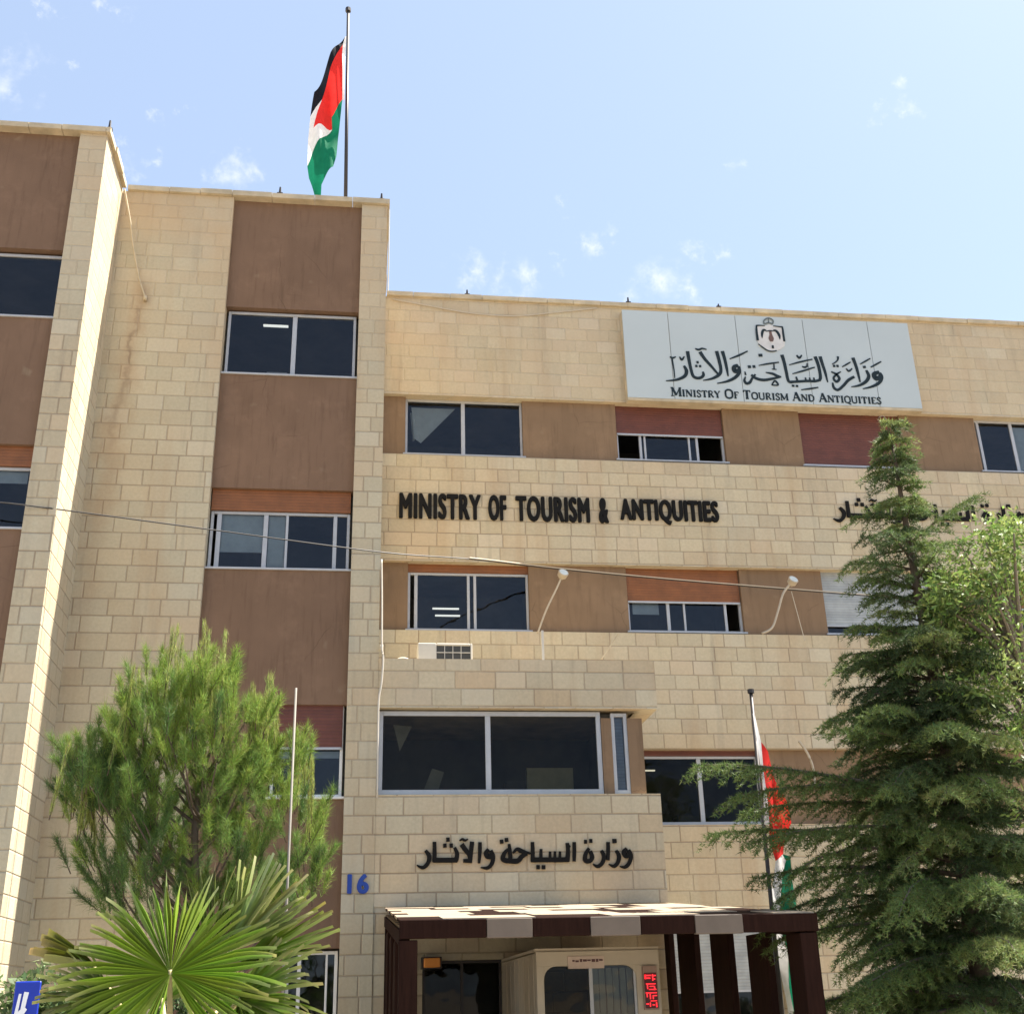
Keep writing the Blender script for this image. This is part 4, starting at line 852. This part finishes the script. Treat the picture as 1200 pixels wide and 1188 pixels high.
# ================================================================ small things on the building
def ac_unit():
    a = thing('air_conditioner', 'white air conditioner with a dark grille on the bay roof', 'air conditioner', (1.28, YT + .45, 6.25))
    p = MB(); y0 = YT + .42
    p.box(.88, 1.73, y0 + .03, y0 + .36, 6.26, 6.80); p.box(.88, 1.17, y0, y0 + .029, 6.26, 6.80); p.box(1.70, 1.73, y0, y0 + .029, 6.26, 6.80); p.box(1.17, 1.70, y0, y0 + .029, 6.76, 6.80); p.box(1.17, 1.68, y0, y0 + .029, 6.26, 6.32)
    bevel(p.obj('casing', M['white_plastic'], a), .012)
    p = MB(); p.quad((1.17, y0 + .02, 6.32), (1.70, y0 + .02, 6.32), (1.70, y0 + .02, 6.76), (1.17, y0 + .02, 6.76)); p.obj('grille', M['grille'], a)
    p = MB()
    for i in range(1, 4): p.box(1.17, 1.70, y0 + .006, y0 + .014, 6.32 + i * .11 - .006, 6.32 + i * .11 + .006)
    for i in range(1, 4): p.box(1.17 + i * .1275 - .005, 1.17 + i * .1275 + .005, y0 + .004, y0 + .0055, 6.32, 6.76)
    p.obj('guard_wires', M['white_plastic'], a)
ac_unit()
p = MB(); p.tube(smooth_curve([(.52, YT + .4, 6.40), (.56, YT + .38, 6.50), (.66, YT + .38, 6.53), (.76, YT + .38, 6.49), (.80, YT + .42, 6.42)], 5), .025, 8)
tag(p.obj('pipe_stub', M['pvc'], None, True), 'short white pipe stub on the bay roof left of the air conditioner', 'pipe')
p = MB(); p.box(2.825, 2.86, YT + .40, YT + .435, 6.24, 7.02)
tag(p.obj('roof_post', M['white_plastic'], None), 'short white post standing on the bay roof', 'post')
p = MB(); p.tube([STICK[0], STICK[1]], .012); tag(p.obj('metal_rod', M['coping'], None), 'thin slanting rod at the right end of the bay roof', 'rod')
def floodlight(arm, label, r=.018, d=(0, -.2, -.1)):
    a = thing('floodlight', label, 'floodlight', arm[0], 'floodlights on bent arms')
    p = MB(); p.tube(smooth_curve(arm, 6), r, 7); p.obj('arm', M['pale_metal'], a, True)
    e = Vector(arm[-1]); p = MB()
    ax = Vector((.15, -.55, .35)).normalized(); p.tube([e - ax * .03, e + ax * .05, e + ax * .075], .085, 14, 0, .10); p.tube([e - ax * .08, e - ax * .02], .04, 10, 0, .075)
    bevel(p.obj('lamp_head', M['pale_metal'], a), .008)
    p = MB(); p.tube([e + ax * .0755, e + ax * .079], .078, 14); p.obj('lens', M['blind'], a)
floodlight(ARM1, 'floodlight on a straight slanting arm above the air conditioner')
floodlight(ARM2, 'floodlight on an S curved arm between two second floor windows', .022)
a3 = MB(); a3.tube(smooth_curve(ARM3, 6), .022, 7); tag(a3.obj('bracket', M['pale_metal'], None, True), 'bent pale bracket on the wall beside the cedar', 'bracket')
p = MB(); p.tube([(ARM2[-1][0] + .12, 19.98, ARM2[-1][2] - .05), (ARM2[-1][0] + .26, 19.98, ARM2[-1][2] - 1.0)], .008, 5); tag(p.obj('hanging_cable', M['grey_wire'], None), 'thin cable hanging from the S curved floodlight', 'cable')
cw = smooth_curve(WIRE, 6)
ns = len(cw) * 5 // 8
p = MB(); p.tube(cw, .011, 5); tag(p.obj('overhead_cable', M['wire'], None), 'thin cable strung across the facade from the left wing to the trees', 'cable')
p = MB(); p.tube([(c.x, c.y - .012, c.z + .02) for c in cw[ns - 6:]], .009, 5); tag(p.obj('overhead_cable', M['grey_wire'], None), 'pale copy of the dark cable for its sunlit stretch past the floodlights', 'cable')  # added pale strand paints the sunlit stretch of the cable above
p = MB(); p.tube(smooth_curve(PIPE, 5), .015, 7); p.box(PIPE[2][0] - .03, PIPE[2][0] + .02, YT - .06, YT - .005, PIPE[2][2] - .03, PIPE[2][2] + .03)
tag(p.obj('drain_pipe', M['pvc'], None, True), 'thin white pipe down the corner beside the bay', 'pipe')
p = MB(); p.tube([(.30, YT - .03, 14.6), (.305, YT - .03, 12.9)], .011, 6); tag(p.obj('drain_pipe', M['pvc'], None), 'thin white pipe down the roof corner under the flag', 'pipe')
p = MB(); p.tube(smooth_curve(ROPE, 6), .015, 6); e = Vector(ROPE[-1]); p.box(e.x - .02, e.x + .03, e.y - .03, e.y + .055, e.z - .06, e.z + .01)
tag(p.obj('hanging_rope', M['coping'], None, True), 'pale rope hanging from the roof corner onto the stone wall', 'rope')
p = MB(); p.tube(smooth_curve([(.45, YM - .03, 14.62), (1.2, YM - .03, 14.5), (2.0, YM - .03, 14.38), (2.9, YM - .03, 14.36), (3.8, YM - .03, 14.50), (4.6, YM - .03, 14.64)], 6), .012, 5)
tag(p.obj('slack_cable', M['grey_wire'], None, True), 'slack pale cable under the roof edge left of the signboard', 'cable')
for i, (x, y, hh, tx) in enumerate(((-4.27, YW + .02, .20, 'small dark spike on the left wing roof corner'), (-1.62, YT, .17, 'small dark spike above the tower panel left of the flag'), (.16, YT, .16, 'small dark spike at the right corner of the tower roof'),
                                 (1.95, YM, .14, 'small dark spike on the main roof left of the signboard'), (5.28, YM, .15, 'small dark spike above the left end of the signboard'), (7.2, YM, .1, 'small spike on the roof above the calligraphy'))):
    p = MB(); p.tube([(x, y, 14.79), (x, y, 14.80 + hh)], .028, 6, 0, .016); p.box(x - .05, x + .05, y - .03, y + .03, 14.795, 14.84)
    tag(p.obj('roof_spike', M['iron'], None), tx, 'spike', 'spikes along the roof edges')

# ================================================================ flags
def cloth_obj(regions, y, amp, parent_name, label, folds):
    f = thing(parent_name, label, 'flag', (regions[0][1][0][0], y, regions[0][1][0][1]))
    for nm, poly, mat, dy in regions:
        bd = []
        for (xa, za), (xb, zb) in zip(poly, poly[1:] + poly[:1]):
            k = max(1, int(math.hypot(xb - xa, zb - za) / .05))
            bd += [Vector((xa + (xb - xa) * i / k, za + (zb - za) * i / k)) for i in range(k)]
        nb_ = len(bd); x0, x1 = min(p.x for p in bd), max(p.x for p in bd); z0, z1 = min(p.y for p in bd), max(p.y for p in bd)
        def inside(x, z):
            c = False
            for i in range(nb_):
                a, b = bd[i], bd[i - 1]
                if (a.y > z) != (b.y > z) and x < (b.x - a.x) * (z - a.y) / (b.y - a.y) + a.x: c = not c
            return c
        inn = []; zz = z0 + .03; q = 0
        while zz < z1:
            xx = x0 + (.03 if q % 2 else 0)
            while xx < x1:
                if inside(xx, zz) and min((Vector((xx, zz)) - p).length for p in bd) > .025: inn.append(Vector((xx, zz)))
                xx += .055
            zz += .05; q += 1
        ov, _e, ofc, _a, _b, _c = mgeo.delaunay_2d_cdt(bd + inn, [(i, (i + 1) % nb_) for i in range(nb_)], [], 1, 1e-5)
        bm = bmesh.new()
        vs = [bm.verts.new((p.x, y + dy + folds(p.x, p.y) * amp, p.y)) for p in ov]
        for fc in ofc:
            cx_, cz_ = sum(ov[i].x for i in fc) / 3, sum(ov[i].y for i in fc) / 3
            if inside(cx_, cz_): bm.faces.new([vs[i] for i in fc])
        bmesh.ops.recalc_face_normals(bm, faces=bm.faces[:])
        me = bpy.data.meshes.new(nm); bm.to_mesh(me); bm.free(); me.materials.append(mat)
        me.polygons.foreach_set('use_smooth', [True] * len(me.polygons))
        o = bpy.data.objects.new(nm, me); C.objects.link(o); put_under(o, f)
    return f
fx0 = FLAG_POLE[0][0]
cloth_obj([('black_stripe', FLAG['black'], M['flag_black'], 0), ('red_triangle', FLAG['red'], M['flag_red'], 0), ('white_stripe', FLAG['white'], M['flag_white'], 0), ('green_stripe', FLAG['green'], M['flag_green'], 0), ('hoist_band', FLAG['band'], M['flag_white'], 0)],
          17.75, .10, 'flag', 'black, white, green and red flag hanging limp from the roof flagpole', lambda x, z: math.sin((x - fx0) * 9 + z * 2.1) + .5 * math.sin((x - fx0) * 21 - z * 1.3))
p = MB(); a, b = FLAG_POLE; a = (a[0], 17.75, 14.45); p.tube([a, b], .036, 8, 0, .028)
fp = tag(p.obj('flagpole', M['iron'], None, True), 'dark metal flagpole on the tower roof', 'flagpole')
p = MB(); p.tube([(b[0], b[1], b[2] - .02), (b[0], b[1], b[2] + .06)], .055, 8); p.obj('finial', M['iron'], fp)
cloth_obj([('white_stripe', FLAG2['white'], M['flag_white'], 0), ('red_triangle', FLAG2['red'], M['flag_red'], .012), ('lower_white_stripe', FLAG2['silver'], M['flag_white'], .02), ('green_stripe', FLAG2['green'], M['flag_green'], .025)],
          14.45, .05, 'flag', 'white, red and green flag wound round the pole beside the canopy', lambda x, z: math.sin(x * 17 + z * 1.7) + .5 * math.sin(x * 31 - z))
p = MB(); a, b = FLAG2_POLE; p.tube([b, a], .03, 8, 0, .024); fp = tag(p.obj('flagpole', M['iron'], None, True), 'dark flagpole standing behind the right side of the canopy', 'flagpole')
p = MB(); p.tube([(a[0], a[1], a[2]), (a[0], a[1], a[2] + .05)], .045, 8); p.obj('finial', M['iron'], fp)
p = MB(); p.tube([POLE3[1], POLE3[0]], .015, 7, 0, .012); tag(p.obj('bare_pole', simple('grey_pole', (.22, .20, .17), .7), None, True), 'bare grey pole standing behind the pine tree', 'pole')

# ================================================================ blue sign
bs = thing('parking_sign', 'blue sign with white strokes at the lower left edge', 'sign', (-2.19, 9, 0))
p = MB(); p.box(-2.279, -2.11, 9, 9.02, 1.36, 1.823); bevel(p.obj('board', M['road_blue'], bs), .006)
p = MB(); ribbon(p, [(-2.262, 1.44), (-2.25, 1.60), (-2.236, 1.745)], [.024, .022, .016], 8.992, 8.999); ribbon(p, [(-2.218, 1.44), (-2.213, 1.60), (-2.205, 1.68), (-2.196, 1.755)], [.026, .024, .028, .030], 8.992, 8.999); ribbon(p, [(-2.235, 1.60), (-2.19, 1.655)], [.05, .03], 8.991, 8.9915); ribbon(p, [(-2.262, 1.45), (-2.20, 1.45)], [.03, .03], 8.990, 8.9905)
p.obj('white_strokes', M['sign_white'], bs)
p = MB(); p.tube([(-2.19, 9.04, 0), (-2.19, 9.04, 1.78)], .025, 8); p.obj('post', M['pale_metal'], bs)
# ================================================================ vegetation
def tri_mesh(name, V, tint, mat, parent, per=3):
    """V: (n, per, 3) faces, tint: (n, 3) or (n, per, 3)"""
    n = len(V); me = bpy.data.meshes.new(name)
    me.vertices.add(n * per); me.vertices.foreach_set('co', V.reshape(-1).astype(np.float32))
    me.loops.add(n * per); me.loops.foreach_set('vertex_index', np.arange(n * per, dtype=np.int32))
    me.polygons.add(n); me.polygons.foreach_set('loop_start', np.arange(0, n * per, per, dtype=np.int32)); me.polygons.foreach_set('loop_total', np.full(n, per, dtype=np.int32))
    me.update(calc_edges=True)
    if tint.ndim == 2: tint = np.repeat(tint[:, None, :], per, 1)
    at = me.color_attributes.new('tint', 'FLOAT_COLOR', 'POINT')
    at.data.foreach_set('color', np.concatenate([tint.reshape(-1, 3), np.ones((n * per, 1))], 1).reshape(-1).astype(np.float32))
    me.materials.append(mat); me.validate()
    o = bpy.data.objects.new(name, me); C.objects.link(o)
    if parent is not None: put_under(o, parent)
    return o
def unit(a): return a / np.maximum(1e-9, np.linalg.norm(a, axis=-1, keepdims=True))
def blades(P, D, L, W, tint, spread=.02):
    """thin tapering blades from points P along D"""
    n = len(P); side = unit(np.cross(D, RNG.normal(size=(n, 3)))) * (W / 2)[:, None]
    T = P + D * L[:, None]
    V = np.stack([P - side, P + side, T], 1)
    return V, tint
def jitter(col, n, hue=.18, val=.3):
    c = np.array(col)[None] * (1 + RNG.uniform(-val, val, (n, 1))) * (1 + RNG.uniform(-hue, hue, (n, 3)))
    return np.clip(c, .002, .9)

# ---------------------------------------------------------------- pine
PN = thing('pine_tree', 'young light green pine with long upright shoots in front of the tower', 'tree', (-1.62, 13, 0))
tr = MB(); tr.tube(smooth_curve([(-1.62, 13, 0), (-1.66, 13.02, 1.2), (-1.60, 12.98, 2.4), (-1.68, 13.0, 3.4), (-1.62, 13.0, 4.3)], 5), .085, 9, 0, .02)
shoots = []
rs = random.Random(21)
for (c, rx, ry, rz) in PINE:
    vol = rx * ry * rz
    for _ in range(int(250 * vol ** .6) + 16):
        while True:
            a, b, e = rs.uniform(-1, 1), rs.uniform(-1, 1), rs.uniform(-1, 1); q = a * a + b * b + e * e
            if .12 < q < 1: break
        p = Vector((c[0] + a * rx, c[1] + b * ry, c[2] + e * rz))
        if noise.noise(p * 1.9 + Vector((3.3, 0, 1.7))) < -.10: continue
        d = Vector((a * .55 + rs.uniform(-.25, .25), b * .55 + rs.uniform(-.25, .25), .75 + rs.uniform(-.25, .4) + e * .35)).normalized()
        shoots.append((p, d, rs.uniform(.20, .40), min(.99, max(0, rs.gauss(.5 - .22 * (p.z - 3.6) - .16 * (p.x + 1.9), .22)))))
for tx, ty, tz in PINE_TIPS:
    for k in range(5):
        l = rs.uniform(.45, .8); dd = Vector((rs.uniform(-.10, .10), rs.uniform(-.2, .2), 1)).normalized()
        top = Vector((tx + rs.uniform(-.07, .07), 13 + rs.uniform(-.5, .5), tz - rs.uniform(0, .30)))
        shoots.append((top - dd * l, dd, l, 2.0))
PV, PTn = [], []
TV, TT = [], []
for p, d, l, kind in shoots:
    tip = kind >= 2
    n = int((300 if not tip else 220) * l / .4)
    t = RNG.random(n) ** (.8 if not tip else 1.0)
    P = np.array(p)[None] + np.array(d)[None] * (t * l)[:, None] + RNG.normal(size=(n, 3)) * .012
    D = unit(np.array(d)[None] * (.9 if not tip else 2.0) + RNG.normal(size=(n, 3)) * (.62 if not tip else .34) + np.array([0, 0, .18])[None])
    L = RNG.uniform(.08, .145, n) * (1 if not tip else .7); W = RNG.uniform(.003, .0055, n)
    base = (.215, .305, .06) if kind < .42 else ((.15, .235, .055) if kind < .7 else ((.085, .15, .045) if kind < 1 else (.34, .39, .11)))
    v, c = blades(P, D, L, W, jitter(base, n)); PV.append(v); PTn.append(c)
    if rs.random() < (1 if tip else .5): tr.tube([p - d * .06, p + d * l * .5, p + d * l], .006, 4, 0, .003)
    # a limb from the trunk to some shoots
    if not tip and rs.random() < .06:
        zb = max(.9, p.z - abs(p.x + 1.62) * .7 - .35); s = Vector((-1.63, 13, min(zb, 4.0)))
        tr.tube(smooth_curve([s, s.lerp(p, .5) + Vector((0, 0, -.12)), p], 4), .020, 6, 0, .006)
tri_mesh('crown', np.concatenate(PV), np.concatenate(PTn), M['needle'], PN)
tr.obj('trunk', M['bark'], PN, True)

# ---------------------------------------------------------------- cedar
CX, CY, CT = 6.55, 12.5, 8.29
CD = thing('cedar_tree', 'tall dark cedar with drooping layered branches right of the canopy', 'tree', (CX, CY, 0))
tr = MB(); tr.tube(smooth_curve([(CX + .02, CY, 0), (CX - .02, CY, 2), (CX + .02, CY, 4), (CX - .01, CY, 6.2), (CX - .02, CY, 7.9)], 4), .15, 9, 0, .012)
tr.tube(smooth_curve([(CX - .02, CY, 7.85), (CX - .03, CY, 8.15), (CX - .08, CY - .02, 8.30), (CX - .17, CY - .04, 8.26)], 4), .012, 5, 0, .004)
CV, CTn = [], []
rc = random.Random(77)
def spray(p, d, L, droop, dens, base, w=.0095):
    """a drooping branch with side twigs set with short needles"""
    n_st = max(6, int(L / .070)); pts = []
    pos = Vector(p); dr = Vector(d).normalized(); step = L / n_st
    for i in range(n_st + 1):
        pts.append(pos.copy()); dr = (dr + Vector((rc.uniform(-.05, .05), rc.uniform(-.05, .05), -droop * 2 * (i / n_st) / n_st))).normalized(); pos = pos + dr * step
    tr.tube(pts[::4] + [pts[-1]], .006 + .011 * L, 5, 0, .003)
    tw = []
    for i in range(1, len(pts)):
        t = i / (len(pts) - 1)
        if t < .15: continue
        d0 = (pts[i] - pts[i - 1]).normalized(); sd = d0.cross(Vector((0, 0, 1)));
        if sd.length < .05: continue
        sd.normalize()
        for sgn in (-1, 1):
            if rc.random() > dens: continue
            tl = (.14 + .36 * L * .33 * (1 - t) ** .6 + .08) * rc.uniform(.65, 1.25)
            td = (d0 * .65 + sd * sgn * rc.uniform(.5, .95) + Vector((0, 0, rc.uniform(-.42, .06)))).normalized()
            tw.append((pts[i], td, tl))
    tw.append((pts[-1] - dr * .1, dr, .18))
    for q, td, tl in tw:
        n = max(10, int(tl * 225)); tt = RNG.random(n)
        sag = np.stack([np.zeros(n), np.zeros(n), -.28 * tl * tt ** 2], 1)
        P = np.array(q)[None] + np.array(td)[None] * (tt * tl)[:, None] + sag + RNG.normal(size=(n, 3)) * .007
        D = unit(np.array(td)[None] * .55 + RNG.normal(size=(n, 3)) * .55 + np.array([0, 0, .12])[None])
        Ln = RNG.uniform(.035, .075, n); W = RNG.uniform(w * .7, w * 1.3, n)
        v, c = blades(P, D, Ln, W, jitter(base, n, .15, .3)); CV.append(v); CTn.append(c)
z = .75
while z < 8.1:
    h = (CT - z) / (CT - .75)
    Lmax = min(2.1, .06 + (CT - z) * .315) * (1 + .22 * math.sin(z * 5.3) + .12 * math.sin(z * 11.1))
    k = 8 if z < 4.2 else (6 if z < 5.2 else (6 if z < 6.6 else 4)); a0 = rc.uniform(0, 6.28)
    for i in range(k):
        a = a0 + 2 * math.pi * i / k + rc.uniform(-.35, .35)
        L = Lmax * rc.uniform(.5, 1.05) * ((.42 if z > 3.3 else .62) if math.cos(a) > .1 else 1.)
        up = .30 if z > 4 else .12
        base = (.085, .125, .048) if rc.random() < .4 else ((.135, .19, .06) if rc.random() < .6 else (.20, .25, .085))
        spray((CX, CY, z + rc.uniform(-.08, .08)), (math.cos(a), math.sin(a), up + rc.uniform(-.15, .2)), L, (.75 if z < 5 else .5), .95, base)
    z += .18 if z < 5.4 else .205
# the long boughs that stand out to the left in front of the flag
for zz, a, L, up in ((3.62, math.pi + .10, 2.6, .10), (3.45, math.pi - .2, 2.3, .12), (3.2, math.pi + .25, 2.5, .06), (4.1, math.pi + .3, 1.6, .16), (2.5, math.pi - .25, 2.2, .0), (2.0, math.pi + .3, 2.1, -.06), (3.50, math.pi + .04, 2.95, .22), (3.00, math.pi - .08, 2.75, .22), (2.75, math.pi + .22, 2.35, .10), (2.25, math.pi + .02, 2.2, .05), (1.75, math.pi - .05, 2.1, -.05), (4.35, math.pi + .1, 1.35, .15), (6.6, .15, 1.25, .75), (6.9, math.pi - .2, .6, .2), (6.0, math.pi + .2, .8, .15), (5.2, math.pi, 1.0, .1)):
    spray((CX, CY, zz), (math.cos(a), math.sin(a), up), L, .30, 1.0, (.10, .145, .045))
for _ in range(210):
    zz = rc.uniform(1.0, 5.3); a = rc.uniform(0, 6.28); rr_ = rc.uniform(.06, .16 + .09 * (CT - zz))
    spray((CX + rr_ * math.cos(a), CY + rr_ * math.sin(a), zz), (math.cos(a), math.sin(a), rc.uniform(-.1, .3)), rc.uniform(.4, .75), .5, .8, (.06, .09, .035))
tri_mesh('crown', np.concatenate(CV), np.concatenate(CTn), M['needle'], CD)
tr.obj('trunk', M['bark'], CD, True)

# ---------------------------------------------------------------- broadleaf tree
def leafy(root, clumps, per, size, cols, name='crown', flat=.35, trans='leaf'):
    V, T = [], []
    for (c, r, kind) in clumps:
        n = int(per * (r / .35) ** 2)
        q = unit(RNG.normal(size=(n, 3))) * (RNG.random((n, 1)) ** .45) * r
        q[:, 2] *= .8
        P = np.array(c)[None] + q
        nrm = unit(RNG.normal(size=(n, 3)) + np.array([0, 0, .5])[None])
        a = unit(np.cross(nrm, RNG.normal(size=(n, 3)))); b = np.cross(nrm, a)
        s = RNG.uniform(.65, 1.25, (n, 1)) * size
        fold = nrm * s * RNG.uniform(-.2, .35, (n, 1))
        quad = np.stack([P - a * s, P - b * s * flat + fold * .4, P + a * s, P + b * s * flat + fold * .4], 1)
        V.append(quad); T.append(jitter(cols[kind % len(cols)], n, .12, .28))
    return tri_mesh(name, np.concatenate(V), np.concatenate(T), M[trans], root, 4)
rd = random.Random(9)
DT = thing('broadleaf_tree', 'pale green leafy tree behind the cedar at the right edge', 'tree', (7.3, 11.9, 0))
tr = MB(); tr.tube(smooth_curve([(7.3, 11.9, 0), (7.25, 11.9, 1.2), (7.36, 11.9, 2.6), (7.3, 11.9, 5.0)], 4), .13, 9, 0, .04)
cl = []
for (bx, by, bz, ax_, ay_, az_, n) in ((7.12, 11.8, 5.1, .85, .75, 1.35, 150), (6.72, 11.6, 5.5, .42, .45, .6, 30), (7.5, 11.7, 6.1, .65, .6, .65, 55), (7.5, 11.9, 3.5, .8, .9, .9, 50), (8.1, 12.0, 4.8, .8, .8, 1.5, 60)):
    for _ in range(n):
        while True:
            a, b, e = rd.uniform(-1, 1), rd.uniform(-1, 1), rd.uniform(-1, 1); q = a * a + b * b + e * e
            if .2 < q < 1: break
        p = Vector((bx + a * ax_, by + b * ay_, bz + e * az_))
        if noise.noise(p * 1.1) < -.22: continue
        cl.append((p, rd.uniform(.14, .34), rd.randrange(3)))
        if rd.random() < .22:
            zb = max(1.8, min(p.z - .8, 4.8)); s0 = Vector((7.32, 11.9, zb))
            tr.tube(smooth_curve([s0, s0.lerp(p, .5) + Vector((0, 0, .15)), p], 3), .035, 6, 0, .008)
leafy(DT, cl, 100, .042, ((.21, .29, .075), (.145, .22, .055), (.28, .35, .11)))
tr.obj('trunk', M['bark_pale'], DT, True)

# ---------------------------------------------------------------- shrubs
def shrub(name, label, x, y, z, rx, ry, rz, n, size, cols, seed, group=None):
    r = random.Random(seed); S = thing(name, label, 'shrub', (x, y, 0), group)
    st = MB(); cl = []
    for i in range(n):
        while True:
            a, b, e = r.uniform(-1, 1), r.uniform(-1, 1), r.uniform(-1, 1)
            if a * a + b * b + e * e < 1: break
        p = Vector((x + a * rx, y + b * ry, z + e * rz)); cl.append((p, r.uniform(.12, .24), r.randrange(3)))
        if i % 4 == 0: st.tube(smooth_curve([(x + r.uniform(-.1, .1), y + r.uniform(-.1, .1), 0), (x + a * rx * .5, y + b * ry * .5, z * .5), p], 3), .016, 5, 0, .005)
    leafy(S, cl, 240, size, cols, 'foliage', .45); st.obj('stem', M['bark'], S, True)
shrub('leafy_shrub', 'shrub with pale glossy leaves behind the blue sign', -2.72, 11.0, 1.15, .62, .4, 1.0, 80, .045, ((.20, .25, .12), (.09, .14, .05), (.13, .19, .07)), 4)
shrub('leafy_shrub', 'dark green shrub low behind the fan palm', -1.45, 10.5, 1.0, 1.1, .5, .92, 130, .035, ((.06, .10, .03), (.085, .13, .04), (.045, .075, .025)), 8)
shrub('leafy_shrub', 'dense dark shrub under the right hand trees', 8.6, 15.0, .8, 1.3, .8, .9, 80, .05, ((.05, .085, .03), (.07, .11, .035), (.04, .07, .025)), 15)

# ---------------------------------------------------------------- fan palm
PM = thing('fan_palm', 'fan palm with a broad sunlit fan of split leaves at the lower left', 'palm', (-.93, 7.0, 0))
tr = MB(); tr.tube(smooth_curve([(-.95, 7.1, 0), (-.93, 7.08, .6), (-.93, 7.05, 1.15)], 5), .16, 12, 0, .11); tr.obj('trunk', M['bark_pale'], PM, True)
rp = random.Random(31)
def fan(center, axis, normal, R, span, nseg, base, tipcol, stalk_from, split=.5, cup=.12, droop=.18, fold=1.0):
    """one palmate leaf: segments radiate from `center`, axis = middle segment, normal = side facing out"""
    c = Vector(center); ax = Vector(axis).normalized(); nm = Vector(normal).normalized()
    nm = (nm - ax * nm.dot(ax)).normalized(); sd = ax.cross(nm)
    V, T = [], []
    b0, t0 = np.array(base), np.array(tipcol)
    for i in range(nseg):
        a = (i / (nseg - 1) - .5) * span + rp.uniform(-.03, .03)
        Rl = R * (1 - .16 * abs(a / (span / 2)) ** 2) * rp.uniform(.82, 1.08)
        half = span / (nseg - 1) / 2
        def pt(r, ang, lift):
            q = c + (ax * math.cos(ang) + sd * math.sin(ang)) * r
            return q + nm * (lift + cup * r * r / R * abs(math.sin(ang)) ) - Vector((0, 0, 1)) * droop * (1 + .8 * math.sin(i * 5.1)) * max(0, r - R * .45) ** 2 / R * 1.6
        k = .016 * fold
        rs_ = [0.02, .18, .36, split, split + (1 - split) * .4, split + (1 - split) * .75, 1.0]
        tw = rp.uniform(-.03, .03)
        colj = (1 + rp.uniform(-.32, .22)) * np.array([rp.uniform(.9, 1.15), 1, rp.uniform(.8, 1.3)]); tipv = rp.uniform(.3, 1)
        prev = None
        for j, f in enumerate(rs_):
            r = Rl * f
            wd = half if f <= split else half * (split / f) * max(.012, (1 - (f - split) / (1 - split)))
            ang = a + (tw + .05 * math.sin(i * 2.7)) * max(0, f - split) * 2
            L = pt(r, ang - wd, -k * min(1, f * 4)); Mid = pt(r, ang, k * min(1, f * 4)); Rr = pt(r, ang + wd, -k * min(1, f * 4))
            g = max(0, (f - .66) / .34) ** 1.4 * tipv
            col = (b0 * (1 - g) + t0 * g) * colj
            cur = (L, Mid, Rr, col)
            if prev is not None:
                for u, v in ((0, 1), (1, 2)):
                    V.append([prev[u], prev[v], cur[v], cur[u]]); T.append([prev[3], prev[3], col, col])
            prev = cur
    ob = tri_mesh('frond', np.array([[tuple(p) for p in q] for q in V]), np.clip(np.array(T), .003, .95), M['palm'], PM, 4)
    st = MB(); s = Vector(stalk_from); st.tube(smooth_curve([s, s.lerp(c, .55) + Vector((0, -.03, .05)), c + ax * .02], 5), .022, 6, 0, .011)
    st.obj('leaf_stalk', simple('palm_stalk', (.42, .36, .17), .5), ob, True)
crown = (-.93, 7.05, 1.12)
G1 = (.235, .35, .05); G2 = (.19, .30, .055); TP = (.42, .40, .20); TW = (.50, .52, .34); BR = (.40, .27, .10)
fan((-.94, 6.75, 1.79), (-.22, .42, .88), (.10, -.88, .46), .60, 5.6, 76, G1, TW, crown, .60, .07, .20)
fan((-1.36, 6.95, 1.84), (-1, -.1, .42), (.45, -.85, .35), .36, .5, 9, (.25, .28, .05), (.45, .36, .16), crown, .80, .3, .2, 2.4)
fan((-.80, 7.15, 1.90), (.18, .10, 1), (.1, -1, .1), .50, 1.5, 22, G2, TP, crown, .42, .10, .05)
fan((-.68, 7.05, 1.90), (.66, -.05, .9), (-.25, -1, .25), .56, 1.25, 22, (.34, .42, .15), (.50, .52, .30), crown, .48, .10, .06)
fan((-.62, 7.0, 1.83), (1, -.05, .50), (-.2, -1, .4), .60, .75, 14, G1, (.34, .31, .11), crown, .42, .08, .08)
fan((-.60, 6.85, 1.66), (1, -.25, -.10), (0, -1, .5), .46, 2.6, 34, G2, TP, crown, .42, .12, .3)
fan((-1.22, 6.85, 1.66), (-1, -.25, -.05), (0, -1, .5), .42, 2.2, 32, G2, TP, crown, .42, .12, .3)
fan((-1.05, 7.35, 1.66), (-.3, .7, .5), (0, -1, .5), .44, 3.2, 40, G2, TP, crown, .45, .12, .15)
fan((-.75, 7.4, 1.62), (.5, .8, .4), (0, -1, .6), .48, 3.0, 40, G2, TP, crown, .45, .12, .2)
fan((-.95, 6.80, 1.42), (.1, -.6, -.5), (0, -1, .7), .50, 3.6, 50, (.09, .15, .03), TP, crown, .45, .12, .35)
